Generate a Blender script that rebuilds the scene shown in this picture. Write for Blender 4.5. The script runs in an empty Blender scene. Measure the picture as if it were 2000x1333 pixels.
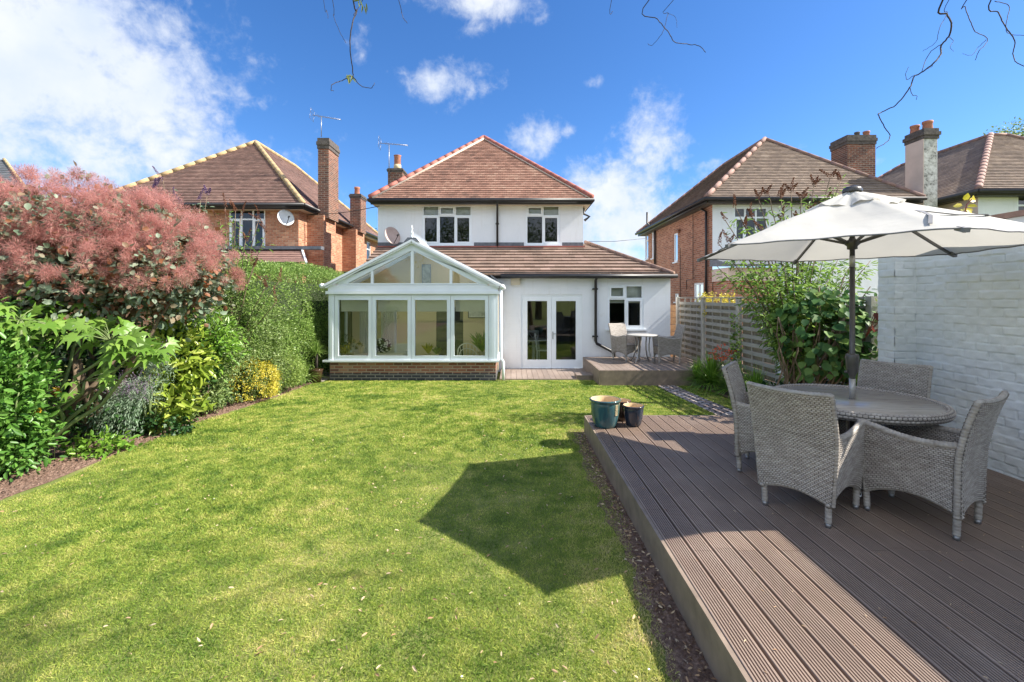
import bpy, math, random
import numpy as np
from mathutils import Vector, Matrix
random.seed(7); rng = np.random.default_rng(7)
R = math.radians
scene = bpy.context.scene
COL = scene.collection
# ------------------------------------------------------------------ camera
CZ = 1.9; F = 889.0; HX = 1000.0; HY = 582.0
cam = bpy.data.objects.new("camera", bpy.data.cameras.new("camera"))
COL.objects.link(cam); scene.camera = cam
cam.location = (0, 0, CZ); cam.rotation_euler = (R(90), 0, 0)
cam.data.sensor_width = 36.0; cam.data.lens = 36.0 * F / 2000.0
cam.data.shift_y = -(666.5 - HY) / 2000.0
cam.data.clip_start = 0.05; cam.data.clip_end = 2000
# ------------------------------------------------------------------ sun, sky
SUN_EL = 42.3; SHX, SHY = -1.10, 0.06          # shadow offset per metre of height
sdir = Vector((SHX, SHY, -1.0)).normalized()
sl = bpy.data.lights.new("sun", 'SUN'); sl.energy = 5.0; sl.angle = R(0.53); sl.color = (1.0, 0.93, 0.82)
so = bpy.data.objects.new("sun", sl); COL.objects.link(so)
so.rotation_euler = sdir.to_track_quat('-Z', 'Y').to_euler(); so.location = (20, -2, 20)
scene.view_settings.view_transform = 'Standard'; scene.view_settings.look = 'None'
scene.view_settings.exposure = 1.15; scene.view_settings.gamma = 1.0
world = bpy.data.worlds.new("World"); scene.world = world; world.use_nodes = True
wn, wl = world.node_tree.nodes, world.node_tree.links
for n in list(wn): wn.remove(n)
def WN(t, **k):
    n = wn.new(t)
    for a, b in k.items(): setattr(n, a, b)
    return n
def wmath(op, a, b=None, c=None, clamp=False):
    n = WN('ShaderNodeMath', operation=op, use_clamp=clamp)
    for i, v in enumerate((a, b, c)):
        if v is None: continue
        if isinstance(v, (int, float)): n.inputs[i].default_value = v
        else: wl.new(v, n.inputs[i])
    return n.outputs[0]
sky = WN('ShaderNodeTexSky', sky_type='NISHITA', sun_disc=False)
sky.sun_elevation = R(SUN_EL); sky.sun_rotation = math.atan2(-SHX, -SHY)
sky.altitude = 600; sky.air_density = 1.0; sky.dust_density = 0.5; sky.ozone_density = 4.5
hsv = WN('ShaderNodeHueSaturation'); hsv.inputs['Saturation'].default_value = 1.14; hsv.inputs['Value'].default_value = 1.18
hsv.inputs['Hue'].default_value = 0.502
skm = WN('ShaderNodeMixRGB', blend_type='MULTIPLY'); skm.inputs[0].default_value = 1; skm.inputs[2].default_value = (.54, .585, .65, 1)
wl.new(sky.outputs[0], skm.inputs[1]); wl.new(skm.outputs[0], hsv.inputs['Color'])
tc = WN('ShaderNodeTexCoord'); sep = WN('ShaderNodeSeparateXYZ'); wl.new(tc.outputs['Generated'], sep.inputs[0])
az = wmath('ARCTAN2', sep.outputs[0], sep.outputs[1]); el = wmath('ARCSINE', sep.outputs[2])
def wnoise(scale, detail, rough=0.55, dist=0.0):
    n = WN('ShaderNodeTexNoise'); n.inputs['Scale'].default_value = scale; n.inputs['Detail'].default_value = detail
    n.inputs['Roughness'].default_value = rough; n.inputs['Distortion'].default_value = dist
    wl.new(tc.outputs['Generated'], n.inputs['Vector']); return n.outputs[0]
n1 = wnoise(5.5, 10, 0.6, 0.35); n2 = wnoise(17.0, 8, 0.62, 0.3); n4 = wnoise(46.0, 6, 0.6, 0.3)
nz = wmath('ADD', wmath('MULTIPLY', wmath('SUBTRACT', n1, 0.5), 2.3), wmath('ADD', wmath('MULTIPLY', wmath('SUBTRACT', n2, 0.5), 2.1), wmath('MULTIPLY', wmath('SUBTRACT', n4, 0.5), 1.1)))
blobs = [(60,130,360,170,1.25),(270,170,170,110,1.1),(330,70,90,60,.55),(330,290,120,60,.8),(-200,220,330,170,1.0),(865,160,100,34,.72),(930,5,110,38,.72),
         (480,195,100,36,.4),(1270,290,60,70,.95),(1200,385,105,62,1.2),(1235,450,100,70,1.3),(1045,275,52,38,.7),(1110,258,30,22,.25),
         (1640,322,60,16,.5),(1480,300,120,20,.25),(1180,470,90,40,.8),(-700,100,300,200,1.0),(150,340,240,40,.55),(710,90,40,60,.12),(1160,160,40,20,.05),(1400,320,70,18,.15)]
tot = None
for (px, py, rx, ry, s) in blobs:
    a0 = math.atan2(px - HX, F); d = math.hypot(px - HX, F); e0 = math.atan2(HY - py, d)
    ra = rx * F / (F * F + (px - HX) ** 2) if abs(px-HX) < 1100 else rx / F; re = ry / d
    dx = wmath('DIVIDE', wmath('SUBTRACT', az, a0), ra); dy = wmath('DIVIDE', wmath('SUBTRACT', el, e0), re)
    rr = wmath('SQRT', wmath('ADD', wmath('MULTIPLY', dx, dx), wmath('MULTIPLY', dy, dy)))
    m = wmath('MULTIPLY', wmath('SUBTRACT', 1.25, rr), 1.0)
    m = wmath('ADD', wmath('MAXIMUM', wmath('MINIMUM', m, 1.0), -1.2), s - 1.0)
    tot = m if tot is None else wmath('MAXIMUM', tot, m)
dens = wmath('ADD', tot, nz)
mr = WN('ShaderNodeMapRange', interpolation_type='SMOOTHSTEP'); wl.new(dens, mr.inputs[0])
mr.inputs[1].default_value = -0.25; mr.inputs[2].default_value = 1.25; mr.inputs[3].default_value = 0.0; mr.inputs[4].default_value = 0.97
# unseen clouds added over the dome behind the camera, for reflections and fill light
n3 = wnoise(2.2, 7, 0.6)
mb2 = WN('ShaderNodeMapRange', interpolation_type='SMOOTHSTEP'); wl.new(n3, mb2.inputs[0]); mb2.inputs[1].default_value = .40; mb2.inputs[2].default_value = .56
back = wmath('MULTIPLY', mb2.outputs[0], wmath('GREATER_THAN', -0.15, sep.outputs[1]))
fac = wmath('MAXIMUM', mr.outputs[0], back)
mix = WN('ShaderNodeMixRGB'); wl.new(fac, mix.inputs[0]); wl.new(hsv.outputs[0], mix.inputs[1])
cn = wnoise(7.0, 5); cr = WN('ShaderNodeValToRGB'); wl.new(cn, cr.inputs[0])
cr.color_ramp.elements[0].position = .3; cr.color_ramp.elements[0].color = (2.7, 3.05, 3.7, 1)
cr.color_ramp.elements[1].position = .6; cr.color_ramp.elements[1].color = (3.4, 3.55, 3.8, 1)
cbk = WN('ShaderNodeMixRGB', blend_type='MIX'); wl.new(wmath('GREATER_THAN', -0.15, sep.outputs[1]), cbk.inputs[0]); wl.new(cr.outputs[0], cbk.inputs[1]); cbk.inputs[2].default_value = (5.1, 5.5, 6.1, 1)  # added back clouds are brighter than the front ones to lift the shade
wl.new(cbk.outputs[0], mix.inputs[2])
bg = WN('ShaderNodeBackground'); bg.inputs[1].default_value = 0.13
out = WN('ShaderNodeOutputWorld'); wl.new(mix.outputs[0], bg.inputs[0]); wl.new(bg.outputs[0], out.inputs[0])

# ------------------------------------------------------------------ helpers
def P(px, py, Y): return Vector(((px - HX) / F * Y, Y, CZ + (HY - py) / F * Y))
def PX(px, Y): return (px - HX) / F * Y
def PZ(py, Y): return CZ + (HY - py) / F * Y
def gz(y): 
    t = min(max((y - 6.0) / 5.0, 0), 1); return -0.15 * t * t * (3 - 2 * t)
def gza(y):
    t = np.clip((y - 6.0) / 5.0, 0, 1); return -0.15 * t * t * (3 - 2 * t)

class MB:
    def __init__(s): s.v = []; s.f = []; s.uv = {}
    def add(s, vs, fs, uvs=None):
        b = len(s.v); s.v += [tuple(x) for x in vs]
        for i, f in enumerate(fs):
            if uvs is not None: s.uv[len(s.f)] = uvs[i]
            s.f.append(tuple(b + k for k in f))
        return s
    def box(s, x0, x1, y0, y1, z0, z1):
        vs = [(x, y, z) for z in (z0, z1) for y in (y0, y1) for x in (x0, x1)]
        return s.add(vs, [(0,2,3,1),(4,5,7,6),(0,1,5,4),(2,6,7,3),(0,4,6,2),(1,3,7,5)])
    def fbox(s, fr, u0, u1, v0, v1, n0, n1):
        O, U, N = fr; vs = []
        for v in (v0, v1):
            for n in (n0, n1):
                for u in (u0, u1): vs.append(O + U * u + Vector((0, 0, v)) + N * n)
        return s.add(vs, [(0,2,3,1),(4,5,7,6),(0,1,5,4),(2,6,7,3),(0,4,6,2),(1,3,7,5)])
    def poly_prism(s, pts, d):           # pts: list of Vector (planar), d: Vector extrusion
        n = len(pts); vs = [Vector(p) for p in pts] + [Vector(p) + d for p in pts]
        fs = [tuple(range(n)), tuple(range(2*n-1, n-1, -1))] + [(i, n+i, n+(i+1) % n, (i+1) % n) for i in range(n)]
        return s.add(vs, fs)
    def bar(s, a, b, w, h=None):
        a = Vector(a); b = Vector(b); h = h or w; d = (b - a).normalized()
        up = Vector((0,0,1)) if abs(d.z) < .95 else Vector((0,1,0))
        x = d.cross(up).normalized() * w / 2; y = x.cross(d).normalized() * h / 2
        vs = [a-x-y, a+x-y, a+x+y, a-x+y, b-x-y, b+x-y, b+x+y, b-x+y]
        return s.add(vs, [(0,1,2,3),(7,6,5,4),(0,4,5,1),(1,5,6,2),(2,6,7,3),(3,7,4,0)])
    def tube(s, pts, rad, n=8, caps=True):
        pts = [Vector(p) for p in pts]; m = len(pts)
        if isinstance(rad, (int, float)): rad = [rad] * m
        ref = None; vs = []
        for i, p in enumerate(pts):
            d = (pts[min(i+1, m-1)] - pts[max(i-1, 0)])
            if d.length < 1e-9: d = Vector((0,0,1))
            d.normalize()
            if ref is None:
                ref = Vector((1,0,0)) if abs(d.x) < .9 else Vector((0,1,0))
            ref = (ref - d * ref.dot(d)).normalized(); q = d.cross(ref)
            for k in range(n):
                t = 2 * math.pi * k / n; vs.append(p + (ref * math.cos(t) + q * math.sin(t)) * rad[i])
        fs = [(i*n+k, i*n+(k+1) % n, (i+1)*n+(k+1) % n, (i+1)*n+k) for i in range(m-1) for k in range(n)]
        if caps: fs += [tuple(range(n-1, -1, -1)), tuple((m-1)*n+k for k in range(n))]
        return s.add(vs, fs)
    def lathe(s, prof, c=(0,0,0), n=32):
        vs = [(c[0]+r*math.cos(2*math.pi*k/n), c[1]+r*math.sin(2*math.pi*k/n), c[2]+z) for r, z in prof for k in range(n)]
        m = len(prof)
        fs = [(i*n+k, i*n+(k+1) % n, (i+1)*n+(k+1) % n, (i+1)*n+k) for i in range(m-1) for k in range(n)]
        return s.add(vs, fs)

OFF = {}
def root_off(p):
    return OFF.get(p.name, Vector((0,0,0))) if p is not None else Vector((0,0,0))
def finish(name, me, mat, parent, smooth):
    if mat is not None:
        for m in (mat if isinstance(mat, (list, tuple)) else [mat]): me.materials.append(m)
    if smooth: me.polygons.foreach_set('use_smooth', [True] * len(me.polygons))
    o = bpy.data.objects.new(name, me); COL.objects.link(o)
    if parent is not None: o.parent = parent; OFF[o.name] = root_off(parent)
    return o
def boxuv(me):
    n = len(me.polygons)
    if n == 0: return
    co = np.empty(len(me.vertices)*3); me.vertices.foreach_get('co', co); co = co.reshape(-1, 3)
    nr = np.empty(n*3); me.polygons.foreach_get('normal', nr); nr = np.abs(nr.reshape(-1, 3))
    lt = np.empty(n, dtype=np.int32); me.polygons.foreach_get('loop_total', lt)
    li = np.empty(len(me.loops), dtype=np.int32); me.loops.foreach_get('vertex_index', li)
    ax = np.where(nr[:, 2] > .8, 2, np.where(nr[:, 0] > nr[:, 1], 0, 1)); ax = np.repeat(ax, lt); c = co[li]
    u = np.where(ax == 0, c[:, 1], c[:, 0]); v = np.where(ax == 2, c[:, 1], c[:, 2])
    uvl = me.uv_layers.new(name='UVMap'); uvl.data.foreach_set('uv', np.stack([u, v], 1).ravel())
def obj(name, mb, mat, parent=None, smooth=False, local=False):
    me = bpy.data.meshes.new(name)
    off = Vector((0,0,0)) if local else root_off(parent)
    # box UVs are computed in world metres, then the mesh is moved to its parent's space
    me.from_pydata(mb.v, [], mb.f); me.update(); boxuv(me)
    if mb.uv:
        d = me.uv_layers[0].data
        for fi, uvs in mb.uv.items():
            p = me.polygons[fi]
            for k, li in enumerate(p.loop_indices): d[li].uv = uvs[k]
    if off.length > 0: me.transform(Matrix.Translation(-off))
    return finish(name, me, mat, parent, smooth)
def fast(name, V, Fc, mat, parent=None, smooth=False, uv=None, local=False):
    V = np.asarray(V, dtype=np.float32).reshape(-1, 3)
    if not local and parent is not None: V = V - np.array(root_off(parent), dtype=np.float32)
    Fc = np.asarray(Fc, dtype=np.int32); m, k = Fc.shape
    me = bpy.data.meshes.new(name); me.vertices.add(len(V)); me.vertices.foreach_set('co', V.ravel())
    me.loops.add(m*k); me.loops.foreach_set('vertex_index', Fc.ravel())
    me.polygons.add(m); me.polygons.foreach_set('loop_start', np.arange(0, m*k, k, dtype=np.int32))
    me.update(calc_edges=True)
    if uv is not None:
        l = me.uv_layers.new(name='UVMap'); l.data.foreach_set('uv', np.asarray(uv, dtype=np.float32)[Fc.ravel()].ravel())
    return finish(name, me, mat, parent, smooth)
def tag(o, label=None, cat=None, group=None, kind=None):
    if label: o['label'] = label
    if cat: o['category'] = cat
    if group: o['group'] = group
    if kind: o['kind'] = kind
    return o
def thing(name, label, cat, loc=(0,0,0), rotz=0, group=None):
    o = bpy.data.objects.new(name, None); COL.objects.link(o); o.location = loc; o.rotation_euler = (0,0,rotz)
    o.empty_display_size = .2; OFF[o.name] = Vector(loc); return tag(o, label, cat, group)
def struct(o): o['kind'] = 'structure'; return o
def copy_tree(o, parent=None):
    c = o.copy(); COL.objects.link(c)
    if parent is not None: c.parent = parent
    for ch in [x for x in bpy.data.objects if x.parent == o]: copy_tree(ch, c)
    return c

# ------------------------------------------------------------------ materials
class NT:
    def __init__(s, name):
        s.m = bpy.data.materials.new(name); s.m.use_nodes = True; s.n = s.m.node_tree.nodes; s.l = s.m.node_tree.links
        for x in list(s.n): s.n.remove(x)
        s.out = s.n.new('ShaderNodeOutputMaterial')
    def N(s, t, **k):
        x = s.n.new(t)
        for a, b in k.items(): setattr(x, a, b)
        return x
    def set(s, sock, v):
        if isinstance(v, bpy.types.NodeSocket): s.l.new(v, sock)
        elif v is not None: sock.default_value = v
    def math(s, op, a, b=None, c=None, clamp=False):
        x = s.N('ShaderNodeMath', operation=op, use_clamp=clamp)
        for i, v in enumerate((a, b, c)):
            if v is not None: s.set(x.inputs[i], v)
        return x.outputs[0]
    def noise(s, scale, detail=4, rough=.55, vec=None, dist=0):
        x = s.N('ShaderNodeTexNoise'); s.set(x.inputs['Scale'], scale); s.set(x.inputs['Detail'], detail); s.set(x.inputs['Roughness'], rough); s.set(x.inputs['Distortion'], dist)
        s.l.new(vec if vec is not None else s.obj(), x.inputs['Vector']); return x.outputs[0]
    def obj(s):
        if not hasattr(s, '_g'): s._g = s.N('ShaderNodeNewGeometry')
        return s._g.outputs['Position']
    def island(s):
        s.obj(); return s._g.outputs['Random Per Island']
    def uv(s):
        if not hasattr(s, '_t'): s._t = s.N('ShaderNodeTexCoord')
        return s._t.outputs['UV']
    def oc(s):
        if not hasattr(s, '_t'): s._t = s.N('ShaderNodeTexCoord')
        return s._t.outputs['Object']
    def ramp(s, fac, stops, interp='LINEAR'):
        x = s.N('ShaderNodeValToRGB'); r = x.color_ramp; r.interpolation = interp
        while len(r.elements) < len(stops): r.elements.new(.5)
        for e, (p, c) in zip(r.elements, stops): e.position = p; e.color = (*c, 1)
        s.l.new(fac, x.inputs[0]); return x.outputs[0]
    def mix(s, f, a, b, mode='MIX'):
        x = s.N('ShaderNodeMixRGB', blend_type=mode); s.set(x.inputs[0], f)
        for i, v in ((1, a), (2, b)): s.set(x.inputs[i], (*v, 1) if isinstance(v, tuple) and len(v) == 3 else v)
        return x.outputs[0]
    def bump(s, h, strength=.5, dist=.01):
        x = s.N('ShaderNodeBump'); s.set(x.inputs['Strength'], strength); s.set(x.inputs['Distance'], dist); s.l.new(h, x.inputs['Height']); return x.outputs[0]
    def prin(s, col, rough=.6, bump=None, metal=0, spec=.5, trans=0, out=True):
        x = s.N('ShaderNodeBsdfPrincipled'); s.set(x.inputs['Base Color'], (*col, 1) if isinstance(col, tuple) else col)
        s.set(x.inputs['Roughness'], rough); s.set(x.inputs['Metallic'], metal); s.set(x.inputs['Specular IOR Level'], spec)
        if bump is not None: s.l.new(bump, x.inputs['Normal'])
        sh = x.outputs[0]
        if trans > 0:
            t = s.N('ShaderNodeBsdfTranslucent'); s.set(t.inputs[0], (*col, 1) if isinstance(col, tuple) else col)
            mx = s.N('ShaderNodeMixShader'); mx.inputs[0].default_value = trans; s.l.new(sh, mx.inputs[1]); s.l.new(t.outputs[0], mx.inputs[2]); sh = mx.outputs[0]
        if out: s.l.new(sh, s.out.inputs[0])
        return sh
def m_plain(name, col, rough=.5, var=.12, scale=6, bump=0, bscale=60, metal=0, spec=.5):
    t = NT(name); n = t.noise(scale, 5)
    lo = tuple(c * (1 - var) for c in col); hi = tuple(min(1, c * (1 + var)) for c in col)
    c = t.ramp(n, [(.3, lo), (.7, hi)])
    b = t.bump(t.noise(bscale, 4), bump, .01) if bump else None
    t.prin(c, rough, b, metal, spec); return t.m
def m_brick(name, cols, mortar, bw=.225, bh=.075, ms=.01, bump=.6, rough=.85, soot=0.0):
    t = NT(name); uv = t.uv()
    nd = t.N('ShaderNodeTexBrick', offset=.5, squash=1)
    wob = t.noise(9, 3, vec=uv); va = t.N('ShaderNodeVectorMath', operation='MULTIPLY_ADD')
    cmb = t.N('ShaderNodeCombineXYZ'); t.l.new(wob, cmb.inputs[0]); t.l.new(wob, cmb.inputs[1])
    t.l.new(cmb.outputs[0], va.inputs[0]); va.inputs[1].default_value = (.008, .008, 0); t.l.new(uv, va.inputs[2])
    t.l.new(va.outputs[0], nd.inputs['Vector'])
    for k, v in (('Scale', 1), ('Mortar Size', ms), ('Mortar Smooth', .15), ('Bias', 0), ('Brick Width', bw), ('Row Height', bh)): nd.inputs[k].default_value = v
    nd.inputs['Color1'].default_value = (0,0,0,1); nd.inputs['Color2'].default_value = (1,1,1,1); nd.inputs['Mortar'].default_value = (.5,.5,.5,1)
    k = len(cols); c = t.ramp(nd.outputs['Color'], [((i+.5)/k, cols[i]) for i in range(k)])
    c = t.mix(.35, c, t.ramp(t.noise(14, 6, .65), [(.25, tuple(x*.55 for x in cols[0])), (.75, tuple(min(1, x*1.5) for x in cols[-1]))]))
    if soot: c = t.mix(t.math('MULTIPLY', t.math('GREATER_THAN', t.noise(1.3, 4), .5), soot), c, (.06, .045, .04))
    mc = t.ramp(t.noise(5, 4), [(.3, tuple(x*.7 for x in mortar)), (.7, mortar)])
    c = t.mix(nd.outputs['Fac'], c, mc)
    h = t.math('ADD', t.math('MULTIPLY', nd.outputs['Fac'], -1), t.math('MULTIPLY', t.noise(70, 3), .35))
    t.prin(c, rough, t.bump(h, bump, .012), spec=.25); return t.m
def m_tile(name, stops, rough=.85, spot=None):
    t = NT(name); isl = t.island(); n = t.noise(1.1, 5, .6)
    f = t.math('ADD', t.math('MULTIPLY', isl, .42), t.math('MULTIPLY', t.math('SUBTRACT', n, .22), 1.0))
    c = t.ramp(f, stops)
    c = t.mix(t.math('MULTIPLY', t.ramp(t.noise(45, 4, .7), [(.52, (0,0,0)), (.62, (1,1,1))]), .45), c, spot or (.32, .30, .24))
    t.prin(c, rough, t.bump(t.noise(90, 4), .35, .006), spec=.2); return t.m
def m_leaf(name, cols, trans=.35, rough=.45, spec=.4, nscale=2.5, nmix=.35):
    t = NT(name); isl = t.island(); n = t.noise(nscale, 3)
    f = t.math('ADD', t.math('MULTIPLY', isl, 1 - nmix), t.math('MULTIPLY', t.math('SUBTRACT', n, .2), nmix * 1.6), clamp=True)
    k = len(cols); c = t.ramp(f, [(i/(k-1) if k > 1 else 0, cols[i]) for i in range(k)])
    t.prin(c, rough, None, spec=spec, trans=trans); return t.m
def m_glass(name, tint=(1,1,1), refl=1.0):
    t = NT(name); fr = t.N('ShaderNodeFresnel'); fr.inputs[0].default_value = 1.52
    tr = t.N('ShaderNodeBsdfTransparent'); tr.inputs[0].default_value = (*tint, 1)
    gl = t.N('ShaderNodeBsdfGlossy'); gl.inputs['Roughness'].default_value = 0.0; gl.inputs[0].default_value = (.95,.97,1,1)
    f = t.math('MULTIPLY', fr.outputs[0], refl, clamp=True)
    mx = t.N('ShaderNodeMixShader'); t.l.new(f, mx.inputs[0]); t.l.new(tr.outputs[0], mx.inputs[1]); t.l.new(gl.outputs[0], mx.inputs[2])
    t.l.new(mx.outputs[0], t.out.inputs[0]); return t.m

M = {}
M['render'] = None
t = NT('white_render'); n = t.noise(1.2, 6, .6); uv = t.uv()
c = t.ramp(n, [(.25, (.70,.73,.77)), (.7, (.78,.80,.83))])
c = t.mix(t.math('MULTIPLY', t.ramp(t.noise(3.2, 7, .7), [(.6, (0,0,0)), (.78, (1,1,1))]), .3), c, (.55,.53,.48))
mps = t.N('ShaderNodeMapping'); mps.inputs['Scale'].default_value = (9, 9, .8); t.l.new(t.obj(), mps.inputs[0]); c = t.mix(t.math('MULTIPLY', t.ramp(t.noise(1, 6, .7, vec=mps.outputs[0]), [(.55, (0,0,0)), (.8, (1,1,1))]), .28), c, (.52,.50,.45))
br = t.N('ShaderNodeTexBrick'); t.l.new(uv, br.inputs['Vector'])
for k, v in (('Scale', 1), ('Mortar Size', .006), ('Mortar Smooth', .6), ('Brick Width', .225), ('Row Height', .075)): br.inputs[k].default_value = v
h = t.math('ADD', t.math('MULTIPLY', br.outputs['Fac'], -.5), t.noise(60, 4))
t.prin(c, .8, t.bump(h, .25, .006), spec=.2); M['render'] = t.m
M['pink_render'] = m_plain('pink_render', (.62, .50, .43), .85, .1, 2, .3)
M['upvc'] = m_plain('white_frame', (.79, .83, .87), .35, .03, 3)
M['upvc_blue'] = m_plain('pale_frame', (.71, .77, .82), .35, .04, 3)
M['black'] = m_plain('black_paint', (.018, .018, .02), .4, .3, 8)
M['lead'] = m_plain('lead_flashing', (.12, .13, .15), .55, .25, 12, .3)
M['glass'] = m_glass('window_glass', (.86,.9,.88), 1.3)
M['glass_c'] = m_glass('garden_glass', (.93,.95,.92), 1.25)
RED = [(.17,.055,.032), (.30,.098,.052), (.40,.155,.085), (.26,.085,.05), (.48,.23,.14)]
M['brick_r'] = m_brick('red_brick', RED, (.42,.33,.26), soot=.0)
M['brick_l'] = m_brick('orange_brick', [(.24,.075,.04), (.38,.135,.075), (.47,.19,.105), (.32,.10,.055), (.58,.31,.19)], (.50,.35,.25))
M['brick_c'] = m_brick('plinth_brick', [(.20,.075,.05), (.36,.15,.09), (.28,.12,.08), (.45,.26,.17), (.15,.08,.07)], (.38,.30,.23), ms=.012)
M['brick_b'] = m_brick('blue_brick', [(.035,.037,.045), (.055,.055,.062), (.07,.07,.078)], (.26,.24,.22), ms=.012)
M['brick_ch'] = m_brick('chimney_brick', [(.16,.06,.04), (.30,.11,.06), (.36,.15,.09), (.12,.055,.045)], (.34,.28,.22), soot=.35)
TS = [(.1, (.13,.072,.058)), (.35, (.23,.118,.088)), (.6, (.31,.165,.122)), (.9, (.37,.24,.18))]
M['tile_m'] = m_tile('house_tile', TS)
M['tile_l'] = m_tile('neighbour_tile', [(.1, (.12,.075,.066)), (.4, (.18,.105,.09)), (.7, (.25,.15,.125)), (.95, (.31,.20,.165))])
M['tile_r'] = m_tile('weathered_tile', [(.1, (.13,.10,.085)), (.4, (.19,.14,.115)), (.7, (.26,.195,.155)), (.95, (.34,.27,.22))])
M['tile_rs'] = m_tile('dark_side_tile', [(.1, (.07,.055,.05)), (.5, (.12,.085,.07)), (.95, (.20,.15,.12))])  # darker copy of the weathered tile, side slope's shade put into colour
M['tile_e'] = m_tile('concrete_tile', [(.1, (.15,.10,.08)), (.45, (.23,.155,.12)), (.75, (.31,.21,.17)), (.95, (.36,.27,.22))], spot=(.42,.39,.32))
M['ridge_red'] = m_plain('red_ridge', (.34, .11, .08), .7, .2, 5, .2)
M['ridge_pink'] = m_plain('pink_ridge', (.27, .16, .13), .8, .2, 6, .3)
M['ridge_buff'] = m_plain('buff_ridge', (.42, .30, .155), .8, .15, 4, .2)
M['ridge_brown'] = m_plain('brown_ridge', (.26, .16, .12), .85, .25, 9, .4)
M['mortar'] = m_plain('mortar_bed', (.52, .42, .34), .9, .2, 8, .3)
M['stone'] = m_plain('dark_stone', (.10, .085, .075), .9, .4, 9, .6, 40)
M['pot_clay'] = m_plain('clay_pot', (.36, .15, .09), .8, .2, 9, .2)
M['pot_cream'] = m_plain('cream_pot', (.55, .45, .28), .8, .15, 9, .2)
M['metal'] = m_plain('grey_metal', (.34, .34, .35), .4, .15, 20, 0, metal=.8)
M['chrome'] = m_plain('chrome', (.75, .75, .76), .15, .05, 20, metal=1)
M['dish'] = m_plain('dish_paint', (.42, .32, .29), .6, .1, 5)
M['dishw'] = m_plain('dish_grey', (.62, .64, .66), .5, .1, 5)
M['room'] = m_plain('room_wall', (.20, .19, .175), .9, .15, 1.5)
M['room_dark'] = m_plain('room_dark', (.055, .055, .055), .9, .3, 1.5)
M['room_cream'] = m_plain('cream_plaster', (.74, .60, .37), .9, .04, 1.0)
M['room_floor'] = m_plain('tan_floor', (.52, .42, .30), .6, .2, 3)
M['blind'] = m_plain('blind_cloth', (.72, .70, .62), .9, .06, 3, .1)
M['bag'] = m_plain('beige_plastic', (.55, .48, .36), .6, .1, 8)
M['wood_grey'] = None
t = NT('weathered_fence'); vec = t.obj(); mp = t.N('ShaderNodeMapping'); mp.inputs['Scale'].default_value = (3, 3, 60); t.l.new(vec, mp.inputs[0])
c = t.ramp(t.noise(1.5, 6, .65, vec=mp.outputs[0]), [(.3, (.23,.215,.19)), (.55, (.36,.34,.31)), (.8, (.48,.46,.42))])
c = t.mix(t.math('MULTIPLY', t.noise(2.2, 4), .35), c, t.ramp(t.island(), [(0, (.28,.27,.21)), (1, (.40,.38,.34))]))
t.prin(c, .85, t.bump(t.noise(2, 5, vec=mp.outputs[0]), .4, .004), spec=.2); M['wood_grey'] = t.m
M['wood_rear'] = m_plain('shadow_side_wood', (.15,.135,.10), .9, .35, 9, .3)  # same fence wood, recess shade put into a darker colour
M['wood_new'] = m_plain('orange_wood', (.45, .25, .12), .7, .25, 12, .2)
M['wood_dark'] = m_plain('dark_sleeper', (.075, .055, .045), .85, .35, 9, .5)
M['conc_post'] = m_plain('post_grey', (.40, .38, .34), .85, .15, 12, .4)
def m_deck(name, base, axis):
    t = NT(name); mp = t.N('ShaderNodeMapping'); s = [40, 40, 40]; s[axis] = 1.2; mp.inputs['Scale'].default_value = s; t.l.new(t.obj(), mp.inputs[0])
    g = t.noise(1, 5, .6, vec=mp.outputs[0]); n = t.noise(1.6, 6, .65)
    lo = tuple(x*.72 for x in base); hi = tuple(x*1.22 for x in base)
    c = t.ramp(t.math('ADD', t.math('MULTIPLY', g, .5), t.math('MULTIPLY', n, .5)), [(.3, lo), (.7, hi)])
    c = t.mix(t.math('MULTIPLY', t.math('SUBTRACT', t.island(), .35), .7, clamp=True), c, (.13,.105,.095))
    c = t.mix(t.math('MULTIPLY', t.ramp(t.noise(.8, 7, .7), [(.5, (0,0,0)), (.68, (1,1,1))]), .35), c, (.40,.34,.29))
    oi = t.N('ShaderNodeObjectInfo'); c = t.mix(t.math('MULTIPLY', oi.outputs['Random'], .38), c, (.17,.135,.115))
    sp = t.ramp(t.noise(55, 3, .6), [(.66, (0,0,0)), (.72, (1,1,1))]); c = t.mix(t.math('MULTIPLY', sp, .35), c, (.42,.36,.30))
    t.prin(c, t.ramp(n, [(.3, (.42,)*3), (.7, (.62,)*3)]), t.bump(g, .15, .003), spec=.45); return t.m
M['deck'] = m_deck('deck_composite', (.31, .222, .168), 1)
M['deck_x'] = m_deck('deck_composite_rear', (.26, .20, .165), 1)
t = NT('fascia'); c = t.ramp(t.noise(7, 6, .6), [(.3, (.17,.13,.10)), (.7, (.28,.215,.165))]); t.prin(c, .6, t.bump(t.noise(60, 3), .1, .003)); M['fascia'] = t.m
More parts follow.
